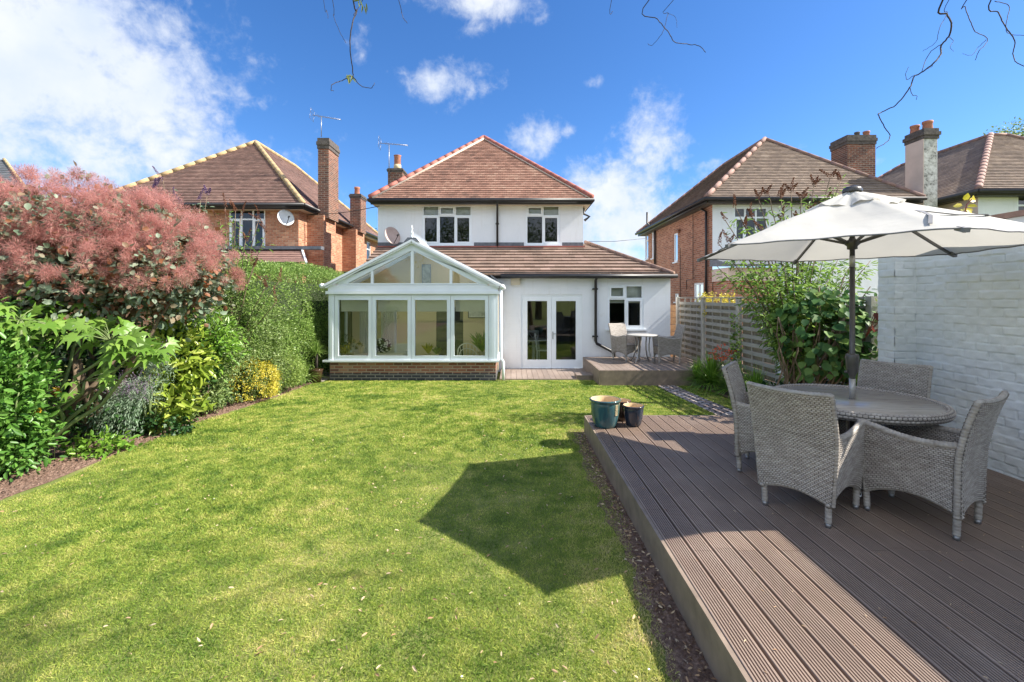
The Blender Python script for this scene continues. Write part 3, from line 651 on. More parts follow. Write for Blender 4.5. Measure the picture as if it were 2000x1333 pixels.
for zz in (.9, 1.6, 2.6): m.box(xd-.07, xd+.05, YU-.10, YU-.003, CZ+zz-.02, CZ+zz+.02)
obj('downpipe', m, M['black'], H, True)
# lean-to roof
yg = YF-.22; zg = PZ(540, yg)+.03; gx1 = PX(1313, yg); gx0 = -4.95
zt = zg + (16.65-yg)*.352; hx, hy, hz = 2.68, 16.65, zt; tz = zg + (YU-yg)*.352
m = MB(); s = (YU-yg)/(hy-yg); hxx = gx1 + (hx-gx1)*s
roof_plane(m, (-4.42, yg, zg), (gx1, yg, zg), (-4.75, YU, tz), (hxx, YU, tz), .36, .30, .055, .006)
roof_plane(m, (ux1+.0, YU, tz), (hxx, YU, tz), (ux1, hy, zt), (hx, hy, zt), .3, .3, .03, .004)
roof_plane(m, (gx1, yg, zg), (gx1, 19.5, zg), (hx, hy, zt), (hx, 19.0, zt), .36, .3, .03)
le = obj('lower_roof', m, M['tile_e'], H)
m = MB(); ridge(m, (gx1+.03, yg-.02, zg+.05), (hx, hy, zt+.06), .085, .45); obj('ridge_tile', m, M['ridge_brown'], le, True)
m = MB(); m.box(ex0, ux1+.05, YU-.10, YU-.025, tz+.0, tz+.05); obj('top_tile', m, M['ridge_red'], le)
m = MB(); gutter(m, (PX(978, yg), yg-.06, zg-.03), (gx1+.12, yg-.06, zg-.03), .06); gutter(m, (gx1+.08, yg-.06, zg-.03), (gx1+.08, 19, zg-.03), .055)
m.box(ex0, ex1+.02, YF-.06, YF-.003, ztopE-.05, ztopE+.12); obj('lower_gutter', m, M['black'], H, True)
m = MB(); m.box(ex0, ex1+.1, YF-.2, YF-.062, ztopE+.1, ztopE+.13); obj('lower_soffit', m, M['black'], H)
m = MB(); xd = PX(1162.5, YF); zc = PZ(669, YF)
m.tube([(xd, yg-.04, zg-.05), (xd, YF-.08, zg-.15), (xd, YF-.08, zc+.05), (xd+.03, YF-.08, zc-.03), (PX(1192, YF), YF-.08, PZ(685, YF)), (PX(1198, YF), YF-.08, PZ(690, YF)), (PX(1198.5, YF), YF-.08, PZ(697, YF))], .04, 8)
for zz in (565, 657): m.box(xd-.09, xd+.06, YF-.11, YF-.003, PZ(zz, YF)-.02, PZ(zz, YF)+.02)
obj('lower_downpipe', m, M['black'], H, True)
m = MB(); m.box(PX(997.5, YF), PX(1016, YF), YF-.12, YF-.003, PZ(557, YF), PZ(540.5, YF)); m.box(PX(999, YF), PX(1014.5, YF), YF-.128, YF-.1205, PZ(555, YF), PZ(542.5, YF)); obj('alarm_box', m, M['bag'], H)
# french doors
d0, db, d1, dt = door; dm = (d0+d1)/2
m = MB(); m.fbox(frE, d0, d0+.05, db, dt, -.10, -.03); m.fbox(frE, d1-.05, d1, db, dt, -.10, -.03); m.fbox(frE, d0+.05, d1-.05, dt-.05, dt, -.10, -.03); fr_o = obj('door_frame', m, M['upvc'], H)
m = MB(); m.fbox(frE, d0-.02, d1+.02, db-.05, db-.002, -.12, .03); obj('threshold', m, M['wood_dark'], H)
for a, b in ((d0+.052, dm-.003), (dm+.003, d1-.052)):
    m = MB(); s = .125; m.fbox(frE, a, a+s, db, dt-.052, -.08, -.025); m.fbox(frE, b-s, b, db, dt-.052, -.08, -.025); m.fbox(frE, a+s, b-s, db, db+.24, -.08, -.025); m.fbox(frE, a+s, b-s, dt-.052-.13, dt-.052, -.08, -.025)
    D = obj('french_door', m, M['upvc'], H); m = MB(); m.fbox(frE, a+s, b-s, db+.24, dt-.182, -.06, -.05); obj('pane', m, M['glass_c'], D)
    if a > dm-.1:
        m = MB(); hz_ = PZ(655, YF); m.fbox(frE, a+.02, a+.045, hz_-.12, hz_+.1, -.024, -.012); m.fbox(frE, a+.02, a+.14, hz_+.03, hz_+.045, .005, .02); m.fbox(frE, a+.022, a+.04, hz_+.03, hz_+.045, -.012, .005); obj('door_handle', m, M['metal'], D)
obj('room', room_box(frE, d0-1.6, FL+.01, kw[0]-.5, ztopE-.1, -.13, -4.5), M['room'], H)
# main chimney
cy = 17.3; chimney(H, PX(757.5, cy), PX(786, cy), cy, cy+.9, 3.5, PZ(329, cy), 'brick_ch', pots=((PX(772.5, cy), cy+.3, .12, .58, 'pot_clay', 'ribbed'),), cap=.14, capw=.04)
# ------------------------------------------------------------------ inside the house
def dining_chair(loc, rz, label):
    T = thing('dining_chair', label, 'chair', loc, rz)
    m = MB(); m.box(-.2, .2, -.2, .2, .43, .46); obj('seat', m, M['upvc'], T, local=True)
    m = MB()
    for x in (-.18, .18): m.bar((x, .19, .46), (x, .24, .95), .035)
    m.bar((-.18, .24, .92), (.18, .24, .92), .05, .08); m.bar((-.17, .2, .5), (.17, .235, .88), .025); m.bar((.17, .2, .5), (-.17, .235, .88), .025); obj('backrest', m, M['upvc'], T, local=True)
    for x in (-.18, .18):
        for y in (-.18, .18): m = MB(); m.bar((x, y, .0), (x, y, .43), .035); obj('leg', m, M['upvc'], T, local=True)
dining_chair((PX(1062, 14.0), 13.9, FL+.01), R(75), 'white cross-back dining chair behind the left french door glass')
dining_chair((PX(1038, 14.6), 15.0, FL+.01), R(-20), 'white dining chair beyond the round table inside the french doors')
T = thing('dining_table', 'white round dining table seen through the left french door', 'table', (PX(1042, 14.2), 14.3, FL+.01))
m = MB(); m.lathe([(0,.72),(.5,.72),(.5,.75),(0,.75)], (0,0,0), 28); obj('tabletop', m, M['upvc'], T, local=True)
m = MB(); m.lathe([(.25,0),(.22,.04),(.05,.08),(.05,.72)], (0,0,0), 16); obj('pedestal', m, M['upvc'], T, True, True)
# ------------------------------------------------------------------ left neighbour
LN = thing('brick_house', 'orange brick hipped-roof house with buff ridge tiles left of the white house', 'house', (-11.5, 16.9, -.2))
ly = 16.56; lx1 = -7.6; lx0 = -15.6; lz = PZ(399, ly); la = (-11.55, 20.5, PZ(279.5, 20.5)); lb = 27.5
m = MB(); roof_plane(m, (lx0, ly, lz), (lx1, ly, lz), la, la, .115, .165, .030)
roof_plane(m, (lx1, ly, lz), (lx1, lb, lz), la, (la[0], 24.2, la[2]), .15, .22); roof_plane(m, (lx0, lb, lz), (lx0, ly, lz), (la[0], 24.2, la[2]), la, .3, .4)
roof_plane(m, (lx1, lb, lz), (lx0, lb, lz), (la[0], 24.2, la[2]), (la[0], 24.2, la[2]), .3, .4)
r = obj('roof', m, M['tile_l'], LN)
m = MB(); ridge(m, (lx0, ly, lz+.05), (la[0], la[1], la[2]+.04), .12, .46, .02); ridge(m, (lx1, ly, lz+.05), (la[0], la[1], la[2]+.04), .12, .36, .02); ridge(m, (la[0], la[1], la[2]+.04), (la[0], 24.2, la[2]+.04), .12, .4, .02); ridge(m, (la[0], 24.2, la[2]+.04), (lx1, lb, lz+.04), .12, .4, .02)
obj('ridge_tile', m, M['ridge_buff'], r, True)
wx1 = -7.95; yf = 16.95; fr1 = FR(0, yf, '-y'); lw = (PX(447, yf), PZ(487, yf), PX(518, yf), PZ(406, yf))
m = MB(); facade(m, fr1, -15.2, wx1, -.2, lz+.1, [lw], .1)
fr2 = FR(wx1, 0, '+x'); sw_ = (24.9, 3.6, 25.6, 5.0); facade(m, fr2, yf, lb-.4, -.2, lz+.1, [sw_], .1)
obj('wall', m, M['brick_l'], LN)
window(LN, fr1, *lw, cols=3, transom=.28, sash=((0,0),(2,0)), room='room')
window(LN, fr2, *sw_, cols=1, transom=.3, room='room_dark', rdepth=.8)
m = MB(); gutter(m, (lx0, ly-.05, lz-.03), (lx1+.06, ly-.05, lz-.03), .07); gutter(m, (lx1+.06, ly-.05, lz-.03), (lx1+.06, lb, lz-.03), .07); m.box(lx0+.1, lx1-.01, ly+.03, ly+.06, lz-.18, lz); m.box(lx1-.04, lx1-.01, ly+.065, lb, lz-.18, lz); obj('gutter', m, M['black'], LN, True)
m = MB(); m.box(lx0+.1, lx1-.045, ly+.065, yf+.2, lz-.16, lz-.13); m.box(wx1-.2, lx1-.045, yf+.202, lb, lz-.16, lz-.13); obj('soffit', m, M['bag'], LN)
# tall chimney with breast down the wall
cy0, cy1 = 17.75, 18.75; cx1 = -7.15
m = MB(); m.box(-7.95, -7.30, cy0-.1, cy1+.1, -.2, lz-.2); m.box(-7.95, -7.30, 21.3, 22.5, -.2, lz-.2); obj('chimney_breast', m, M['brick_l'], LN)
chimney(LN, PX(621, cy0), cx1, cy0, cy1, lz-.3, PZ(270, cy0), 'brick_ch', pots=(), cap=.42, capw=.05)
chimney(LN, -7.65, -7.15, 21.5, 22.3, lz-.3, PZ(379, 21.5), 'brick_ch', pots=((-7.4, 21.75, .12, .38, 'pot_clay', ''),), cap=.2, capw=.05)
# back porch roof under the window
yp = 15.2; zp = PZ(513, yp); m = MB(); roof_plane(m, (-12.5, yp, zp), (PX(597, yp), yp, zp), (-12.5, yf-.02, PZ(489, yf)), (PX(588, yf), yf-.02, PZ(489, yf)), .28, .25, .03); obj('porch_roof', m, M['ridge_pink'], LN)
m = MB(); m.box(-12.5, PX(594, yp)-.05, yf-.3, yf-.01, PZ(489, yf)-.0, PZ(489, yf)+.12); obj('flashing', m, M['lead'], LN)
m = MB(); m.box(-12.4, PX(590, yp)-.1, yp+.25, yf-.01, -.2, zp-.02); obj('porch_wall', m, M['brick_l'], LN)
m = MB(); m.bar((PX(599, yp), yp-.03, zp-.03), (PX(592, yf), yf-.1, PZ(489, yf)+.0), .06, .10); obj('verge', m, M['upvc'], LN)
# ------------------------------------------------------------------ right neighbour
RN = thing('brick_house', 'red brick house with pale rear wall and brown hipped roof right of the fence', 'house', (10, 15.9, -.2))
ry = 15.45; rz = PZ(387, ry); qx0 = PX(1379, ry); qx1 = PX(1806, ry); ra_ = (10.5, 18.9, PZ(273, 18.9)); rb_ = 24.0; rr_ = 22.6
m = MB(); roof_plane(m, (qx0, ry, rz), (qx1, ry, rz), ra_, ra_, .12, .165, .030); roof_plane(m, (qx1, ry, rz), (qx1, rb_, rz), ra_, (ra_[0], rr_, ra_[2]), .2, .3)
r = obj('roof', m, M['tile_r'], RN)
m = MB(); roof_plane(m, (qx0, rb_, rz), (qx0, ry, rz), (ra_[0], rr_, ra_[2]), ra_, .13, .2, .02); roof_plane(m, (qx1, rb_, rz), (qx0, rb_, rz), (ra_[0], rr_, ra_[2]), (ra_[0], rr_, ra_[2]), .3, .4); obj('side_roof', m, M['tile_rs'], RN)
m = MB(); ridge(m, (qx0, ry, rz+.04), (ra_[0], ra_[1], ra_[2]+.04), .11, .6); ridge(m, (qx1, ry, rz+.04), (ra_[0], ra_[1], ra_[2]+.04), .09, .45); ridge(m, (ra_[0], ra_[1], ra_[2]+.04), (ra_[0], rr_, ra_[2]+.04), .09, .45); ridge(m, (ra_[0], rr_, ra_[2]+.04), (qx0, rb_, rz+.04), .09, .45); obj('ridge_tile', m, M['ridge_pink'], r, True)
wx = 6.98; yw = 15.85; fr3 = FR(0, yw, '-y'); rw = (PX(1433, yw), PZ(472, yw), PX(1500, yw), PZ(405, yw))
m = MB(); facade(m, fr3, wx+.0, 13.5, PZ(520, yw), rz+.1, [rw], .1); obj('rear_wall', m, M['pink_render'] if False else M['render'], RN)
window(RN, fr3, *rw, cols=3, transom=.3, sash=((0,0),), room='room')
fr4 = FR(wx, 0, '-x')
hs = [(PX(1,1),0,0,0)]
def yof(px, x=wx): return x * F / (px - HX)
sws = [(yof(1323.5), PZ(512, yof(1320)), yof(1316), PZ(456, yof(1320))), (yof(1276.5), PZ(505, yof(1275)), yof(1273), PZ(452, yof(1275))), (yof(1266), PZ(506, yof(1264)), yof(1260.5), PZ(455, yof(1263))), (yof(1374), PZ(600, yof(1368)), yof(1355), PZ(553, yof(1366))), (yof(1325), PZ(590, yof(1322)), yof(1318), PZ(574, yof(1322)))]
m = MB(); facade(m, fr4, yw, rb_-.4, -.2, rz+.1, sws, .1); obj('wall', m, M['brick_r'], RN)
for i, s_ in enumerate(sws):
    window(RN, fr4, *s_, cols=2 if i == 3 else 1, transom=.3 if i in (1, 2) else None, fw=.07, room='room', rdepth=.6)
m = MB(); gutter(m, (qx0-.06, ry-.05, rz-.03), (qx1, ry-.05, rz-.03), .065); gutter(m, (qx0-.05, ry-.05, rz-.03), (qx0-.05, rb_, rz-.03), .065); m.box(qx0+.1, qx1, ry+.05, ry+.08, rz-.16, rz); m.box(qx0+.05, qx0+.08, ry+.1, rb_, rz-.16, rz); obj('gutter', m, M['black'], RN, True)
m = MB(); m.box(qx0+.085, wx+.2, ry+.1, rb_, rz-.15, rz-.12); m.box(wx+.202, qx1, ry+.1, yw+.1, rz-.15, rz-.12); obj('soffit', m, M['stone'], RN)
xp = wx-.08
def rp(px, py): y = yof(px, xp); return (xp, y, PZ(py, y))
for pts, rad in (([rp(1366, 402), rp(1368, 408), rp(1379, 414), rp(1379, 595)], .045), ([rp(1264, 415), rp(1264, 437), rp(1279, 452), rp(1279, 520)], .05), ([rp(1355, 412), rp(1353.5, 415), rp(1353.5, 545), rp(1341, 548), rp(1341, 566)], .014), ([rp(1328.5, 485), rp(1328.5, 585)], .014), ([rp(1314, 432), rp(1320, 424), rp(1331, 422)], .014)):
    m = MB(); m.tube(pts, rad, 8); obj('pipe', m, M['black'], RN, True)
m = MB(); y = yof(1328); m.tube([(wx, y, PZ(451, y)), (wx-.15, y, PZ(451, y))], .09, 10); obj('vent', m, M['brick_r'], RN, True)
chimney(RN, PX(1655, 17.6), PX(1710, 17.6), 17.6, 18.5, rz, PZ(264, 17.6), 'brick_ch', pots=((PX(1674, 17.9), 17.9, .09, .22, 'stone', ''), (PX(1692, 17.9), 17.9, .11, .25, 'pot_clay', '')), cap=.36, capw=.05)
# ground floor lean-to at the rear
y0_ = 14.4; zl = PZ(518, y0_)
m = MB(); m.poly_prism([Vector((wx-.1, y0_, PZ(521, y0_))), Vector((wx-.1, y0_, PZ(516, y0_))), Vector((wx-.1, yw-.01, PZ(503, yw))), Vector((wx-.1, yw-.01, PZ(521, yw)))], Vector((4.6, 0, 0))); obj('lean_to_roof', m, M['lead'], RN)
m = MB(); m.box(wx-.02, 11.4, y0_+.25, yw-.01, PZ(548, y0_), PZ(521.5, y0_)); obj('lean_to_render', m, M['pink_render'], RN)
m = MB(); m.box(wx+.02, 11.38, y0_+.27, yw-.01, -.2, PZ(548, y0_)-.002); obj('lean_to_wall', m, M['brick_r'], RN)
# ------------------------------------------------------------------ far right house
FH = thing('rendered_house', 'cream rendered house with brown hipped roof at the right edge', 'house', (18, 14.8, -.2))
fy = 14.35; fz = PZ(372, fy); fx0 = PX(1911, fy); fx1 = 23.5; fa = (PX(1935, 17.9), 17.9, PZ(265.5, 17.9)); fb = 25
m = MB(); roof_plane(m, (fx0, fy, fz), (fx1, fy, fz), fa, (fa[0]+.6, 17.9, fa[2]), .12, .165, .030); roof_plane(m, (fx0, fb, fz), (fx0, fy, fz), (fa[0], 22, fa[2]), fa, .13, .2, .016); roof_plane(m, (fx1, fy, fz), (fx1, fb, fz), (fa[0]+.6, 17.9, fa[2]), (fa[0], 22, fa[2]), .3, .4); roof_plane(m, (fx1, fb, fz), (fx0, fb, fz), (fa[0], 22, fa[2]), (fa[0], 22, fa[2]), .3, .4)
r = obj('roof', m, M['tile_r'], FH)
m = MB(); ridge(m, (fx0, fy, fz+.04), (fa[0], fa[1], fa[2]+.04), .13, .35); ridge(m, (fa[0], fa[1], fa[2]+.04), (fa[0]+.6, fa[1], fa[2]+.04), .09, .4); ridge(m, (fa[0]+.6, fa[1], fa[2]+.04), (fx1, fy, fz+.04), .09, .4); ridge(m, (fa[0], fa[1], fa[2]+.04), (fa[0], 22, fa[2]+.04), .09, .4); ridge(m, (fa[0], 22, fa[2]+.04), (fx0, fb, fz+.04), .09, .4); obj('ridge_tile', m, M['ridge_pink'], r, True)
fyw = fy+.4; fw_ = (PX(1987, fyw), PZ(425, fyw), PX(2060, fyw), PZ(382, fyw)); fr5 = FR(0, fyw, '-y')
m = MB(); facade(m, fr5, fx0+.4, fx1-.4, -.2, fz+.05, [fw_], .1); m.add([(fx1-.4, fyw, -.2), (fx1-.4, fb, -.2), (fx1-.4, fb, fz), (fx1-.4, fyw, fz)], [(0,1,2,3)]); obj('wall', m, M['render'], FH)
m = MB(); facade(m, FR(fx0+.4, 0, '-x'), fyw, fb-.4, -.2, fz+.05, [], .1); obj('side_wall', m, M['pink_render'], FH)
window(FH, fr5, *fw_, cols=2, transom=.45, room='room', rdepth=1)
m = MB(); gutter(m, (fx0-.05, fy-.05, fz-.03), (fx1, fy-.05, fz-.03), .07); gutter(m, (fx0-.05, fy-.05, fz-.03), (fx0-.05, fb, fz-.03), .07); m.box(fx0+.05, fx1-.1, fy+.05, fy+.08, fz-.15, fz); m.box(fx0+.05, fx0+.09, fy+.1, fb, fz-.15, fz); obj('gutter', m, M['black'], FH, True)
m = MB(); m.box(fx0+.1, fx1-.1, fy+.1, fyw+.05, fz-.14, fz-.11); m.box(fx0+.1, fx0+.45, fyw+.06, fb, fz-.14, fz-.11); obj('soffit', m, M['black'], FH)
yc_ = 15.6; c = chimney(FH, PX(1805, yc_), PX(1831, yc_), yc_, yc_+.72, 1.0, PZ(251, yc_), 'mottled', pots=((PX(1812, yc_), yc_+.5, .13, .28, 'pot_clay', ''), (PX(1822, yc_), yc_+.2, .14, .32, 'pot_clay', '')), cap=.36, capw=.07)
m = MB(); m.box(PX(1805, yc_)-.03, PX(1805, yc_)-.003, yc_+.002, yc_+.72, 1.0, PZ(251, yc_)-.362); obj('painted_side', m, M['pink_render'], c)
# far left roof glimpse
FL_ = thing('distant_house', 'slate roof corner of a far house above the smoke bush', 'house', (-34, 30, 0))
m = MB(); roof_plane(m, (-45, 30, 8.0), PX and (PX(75, 30), 30, 8.0), (-40, 34, PZ(312, 34)), (PX(8, 34), 34, PZ(312, 34)), .3, .4); rr = obj('roof', m, m_tile('slate', [(.1, (.06,.07,.085)), (.9, (.12,.13,.15))]), FL_)
m = MB(); ridge(m, (PX(75, 30), 30, 8.05), (PX(8, 34), 34, PZ(311, 34)), .12, .5); obj('ridge_tile', m, M['ridge_buff'], rr, True)
m = MB(); m.box(-44.5, PX(75, 30)-.5, 30.4, 34, -.2, 8.0); obj('wall', m, M['brick_l'], FL_)
# ------------------------------------------------------------------ aerials and dishes
def aerial(label, base, top, boom_dir, nel=14, L=1.3, rear=True):
    T = thing('tv_aerial', label, 'aerial', base); b = Vector(base); t_ = Vector(top); d = Vector(boom_dir).normalized(); side = d.cross(Vector((0,0,1))).normalized()
    m = MB(); m.tube([b, t_], .016, 6); obj('mast', m, M['metal'], T, True)
    m = MB(); a = t_ - d*.35; e = t_ + d*(L-.35); m.tube([a, e], .012, 6)
    for k in range(nel): p = a.lerp(e, .2 + .8*k/(nel-1)); w = .10 if k > 1 else .2; m.tube([p - side*w, p + side*w], .006, 4)
    upv = side.cross(d)
    for s in (-1, 1):
        for q in (.07, .19):
            p = a + upv*q*s; m.tube([p - side*.24, p + side*.24], .006, 4); 
        for q in (-.22, .22): m.tube([a + side*q, a + side*q + upv*.2*s], .006, 4)
    obj('antenna', m, M['metal'], T, True)
aerial('tv aerial on a mast atop the tall brick chimney', (PX(627.5, 18.0), 18.0, PZ(268, 18.0)), (PX(627.5, 18), 18, PZ(228, 18)), (1.0, .1, -.13), 14, 1.1)
aerial('tv aerial on a pole beside the ribbed clay chimney pot', (PX(762, 17.4), 17.25, PZ(345, 17.4)), (PX(762, 17.4), 17.25, PZ(284, 17.4)), (1.0, .1, -.05), 14, 1.05)
def dish(label, c, n, r, mat, wallp):
    T = thing('satellite_dish', label, 'satellite dish', c); c = Vector(c); n = Vector(n).normalized(); q = n.to_track_quat('Z', 'Y')
    m = MB(); m.lathe([(0,-.06),(r*.5,-.045),(r*.85,-.01),(r,.02),(r,.03),(r*.84,.0),(r*.5,-.035),(0,-.05)], (0,0,0), 24); m.v = [tuple(c + q @ Vector((v[0], v[1]*1.08, v[2]))) for v in m.v]; obj('reflector', m, M[mat], T, True)
    m = MB(); lo = c + q @ Vector((0, -r, .0)); tip = c + n*.42 + Vector((0,0,-.12)); m.tube([lo, tip], .012, 6); m.tube([tip, tip - n*.09], .03, 8); obj('feed_arm', m, M['black'], T, True)
    m = MB(); m.tube([c - n*.06, Vector(wallp)+Vector((0,-.02,0))], .02, 6); obj('bracket', m, M['metal'], T, True)
dish('brown satellite dish on the white house wall above the conservatory', (PX(766, 15.7), 15.7, PZ(461, 15.7)), (.8, -.75, .35), .3, 'dish', (PX(770, YU), YU, PZ(468, YU)))
dish('pale grey satellite dish on the orange brick wall', (PX(558, 16.6), 16.6, PZ(426, 16.6)), (.75, -.8, .35), .29, 'dishw', (PX(560, yf), yf, PZ(430, yf)))
T = obj('overhead_cable', MB().tube([P(604, 414, 16.8), P(650, 418, 16.6), P(690, 413, 16.2), P(741, 403, 15.9)], .012, 6), M['black'], None, True); tag(T, 'thin black cable strung between the brick house and white house eaves', 'cable')
T = obj('overhead_cable', MB().tube([P(1142, 472, 30), P(1200, 472, 30), P(1262, 466, 30)], .015, 6), M['black'], None, True); tag(T, 'distant phone wire crossing the cloud right of the white house', 'cable')
# ================================================================== conservatory
YC = 11.2; C0, C1 = PX(640, YC), PX(974, YC); CM = PX(805, YC); zs = PZ(703, YC); zh = PZ(575, YC)
CS = thing('conservatory', 'white framed glazed conservatory with gable roof and brick base', 'conservatory', (CM, YC, -.15))
m = MB(); bz = -.15 - .1; zb = PZ(730, YC); m.box(C0+.03, PX(968, YC), YC+.06, YC+.28, zb, zs-.06); m.box(C0+.03, C0+.25, YC+.282, YF, zb, zs-.06); m.box(PX(968, YC)-.22, PX(968, YC), YC+.282, YF-.002, zb, zs-.06); obj('brick_base', m, M['brick_c'], CS)
m = MB(); m.box(C0+.028, PX(968, YC)+.002, YC+.055, YC+.27, bz, zb-.001); m.box(C0+.028, C0+.25, YC+.272, YF, bz, zb-.001); m.box(PX(968, YC)-.22, PX(968, YC)+.002, YC+.272, YF-.002, bz, zb-.001); obj('blue_brick_course', m, M['brick_b'], CS)
m = MB(); m.box(PX(631, YC), PX(975, YC), YC-.04, YC+.3, zs-.055, zs-.01); m.box(PX(631, YC), C0+.3, YC+.302, YF-.002, zs-.055, zs-.01); m.box(PX(975, YC)-.28, PX(975, YC), YC+.302, YF-.002, zs-.055, zs-.01); obj('sill', m, M['upvc'], CS)
# front frame and corner posts
frC = FR(0, YC, '-y'); m = MB()
m.box(C0+.02, PX(653, YC), YC, YC+.14, zs-.008, zh); m.box(PX(955, YC), PX(972, YC), YC, YC+.14, zs-.008, zh); m.box(PX(645, YC), PX(650, YC), YC-.012, YC-.001, zs-.008, zh); m.box(PX(960, YC), PX(966, YC), YC-.012, YC-.001, zs-.008, zh)
m.box(PX(653, YC)+.001, PX(955, YC)-.001, YC+.02, YC+.12, zh-.03, zh); obj('corner_post', m, M['upvc_blue'], CS)
xs4 = [653.5, 726.5, 803, 880, 954.5]
for k in range(4):
    a, b = PX(xs4[k], YC)+.004, PX(xs4[k+1], YC)-.004; m = MB(); s = .085; z0, z1 = zs-.006, zh-.032
    m.fbox(frC, a, a+s, z0, z1, -.09, .0); m.fbox(frC, b-s, b, z0, z1, -.09, .0); m.fbox(frC, a+s, b-s, z0, z0+.09, -.09, .0); m.fbox(frC, a+s, b-s, z1-.10, z1, -.09, .0)
    for (p, q, u_, v_) in ((a+s, b-s, z0+.09, z0+.10), (a+s, b-s, z1-.11, z1-.10)): m.fbox(frC, p, q, u_, v_, -.06, .012)
    w = obj('window', m, M['upvc_blue'], CS); m = MB(); m.fbox(frC, a+s, b-s, z0+.10, z1-.11, -.055, -.045); obj('pane', m, M['glass_c'], w)
    m = MB(); za = z1-.11; bt = za-.29
    for j in range(3): m.fbox(frC, a+s+.01, b-s-.01, bt+.1*j-.0, bt+.1*j+.12 if j < 2 else za, -.16-.012*(2-j), -.15-.012*(2-j))
    obj('blind', m, M['blind'], w)
# side walls (glazed)
for side, xx in ((-1, C0+.04), (1, PX(971, YC))):
    fs = FR(xx, 0, '+x' if side > 0 else '-x'); m = MB()
    for y in (YC+.142, YC+.95, YF-.08): m.fbox(fs, y, y+.07, zs-.008, zh, -.08, -.01)
    m.fbox(fs, YC+.142, YF-.01, zh+.001, zh+.1, -.09, -.0); m.fbox(fs, YC+.212, YF-.08, zs-.006, zs+.07, -.07, -.02); w = obj('side_window', m, M['upvc_blue'], CS)
    m = MB(); m.fbox(fs, YC+.2, YF-.05, zs+.05, zh, -.05, -.045); obj('pane', m, M['glass_c'], w)
# fascia beam and cornice
m = MB(); zf0 = zh+.002; m.box(PX(637, YC), PX(976, YC), YC-.05, YC+.1, zf0, PZ(569, YC)); m.box(PX(641, YC), PX(973, YC), YC-.02, YC+.1, PZ(569, YC)+.001, PZ(558, YC)); obj('eaves_beam', m, M['upvc'], CS)
# gable
ga = Vector((CM, YC, PZ(472, YC))); gl = Vector((PX(636, YC), YC, PZ(559, YC))); gr = Vector((PX(976, YC), YC, PZ(559, YC)))
def slab(mb, pts, y0, y1): mb.poly_prism([Vector((p[0], y0, p[1])) for p in pts], Vector((0, y1-y0, 0)))
zB = PZ(554.5, YC); 
def top_at(x, o=0):  # underside line of rafter
    t = (x-gl.x)/(ga.x-gl.x) if x < ga.x else (gr.x-x)/(gr.x-ga.x); return gl.z + (ga.z-gl.z)*t - o
m = MB(); RO = .215; GX = (zB+RO-gl.z)/(ga.z-gl.z)*(ga.x-gl.x)
slab(m, [(gl.x+.0, gl.z), (ga.x, ga.z), (ga.x, ga.z-RO), (gl.x+GX, zB), (gl.x+.02, zB)], YC-.01, YC+.09) ; slab(m, [(gr.x, gr.z), (gr.x-.02, zB), (gr.x-GX, zB), (ga.x+.001, ga.z-RO), (ga.x+.001, ga.z)], YC-.01, YC+.09)
w = obj('gable_frame', m, M['upvc_blue'], CS)
m = MB(); e1 = PX(726.5, YC); e2 = PX(880.5, YC)
for xc, hw in ((ga.x, .035), (e1, .03), (e2, .03)): m.box(xc-hw, xc+hw, YC+.0, YC+.08, zB-.02, top_at(xc, RO*.97))
m.box(gl.x+.3, gr.x-.3, YC+.004, YC+.082, zB-.04, zB+.005)
m.box(gl.x+GX, gr.x-GX, YC-.014, YC+.003, zB-.012, zB+.012)
obj('gable_mullion', m, M['upvc'], CS)
m = MB(); slab(m, [(gl.x+GX-.05, zB), (gr.x-GX+.05, zB), (ga.x, ga.z-RO+.05)], YC+.04, YC+.046); obj('gable_pane', m, M['glass_c'], CS)
m = MB()
for g_, s in ((gl, 1), (gr, -1)):
    a = Vector((g_.x, YC-.04, g_.z+.01)); b = Vector((ga.x, YC-.04, ga.z+.01)); m.bar(a, b, .14, .055)
    a2 = a + Vector((0, .0, -.05)); m.bar(a2 + Vector((s*.02,0,0)), b + Vector((0,0,-.05)), .09, .03)
obj('barge_board', m, M['upvc'], CS)
# roof slopes
yr1 = 15.4; m = MB(); pts = []
t_ = NT('polycarbonate'); sh = t_.N('ShaderNodeBsdfTranslucent'); sh.inputs[0].default_value = (.92,.93,.90,1); df = t_.N('ShaderNodeBsdfPrincipled'); df.inputs['Base Color'].default_value = (.55,.57,.56,1); df.inputs['Roughness'].default_value = .3
mx = t_.N('ShaderNodeMixShader'); mx.inputs[0].default_value = .55; t_.l.new(df.outputs[0], mx.inputs[1]); t_.l.new(sh.outputs[0], mx.inputs[2]); t_.l.new(mx.outputs[0], t_.out.inputs[0]); M['poly'] = t_.m
ov = .12
zl_, zr_ = gl.z+.02, gr.z+.02
m.poly_prism([Vector((gl.x-.04, YC-.0, zl_)), Vector((ga.x, YC, ga.z+.03)), Vector((ga.x, yr1, ga.z+.03)), Vector((gl.x-.04, yr1, zl_))], Vector((0,0,.03)))
m.poly_prism([Vector((gr.x+.04, YC, zr_)), Vector((gr.x+.04, yr1-2.2, zr_)), Vector((ga.x, yr1, ga.z+.03)), Vector((ga.x, YC, ga.z+.03))], Vector((0,0,.03)))
crf = obj('roof', m, M['poly'], CS)
m = MB()
for k in range(1, 7):
    y = YC + .6*k
    m.bar((gl.x, y, zl_+.05), (ga.x, y, ga.z+.07), .06, .05); m.bar((gr.x, y, zr_+.05), (ga.x, y, ga.z+.07), .06, .05) if y < 13.1 else None
    m.bar((gl.x+.1, y, zl_-.03), (ga.x, y, ga.z-.03), .06, .08); m.bar((gr.x-.1, y, zr_-.03), (ga.x, y, ga.z-.03), .06, .08) if y < 13.1 else None
obj('glazing_bar', m, M['upvc'], crf)
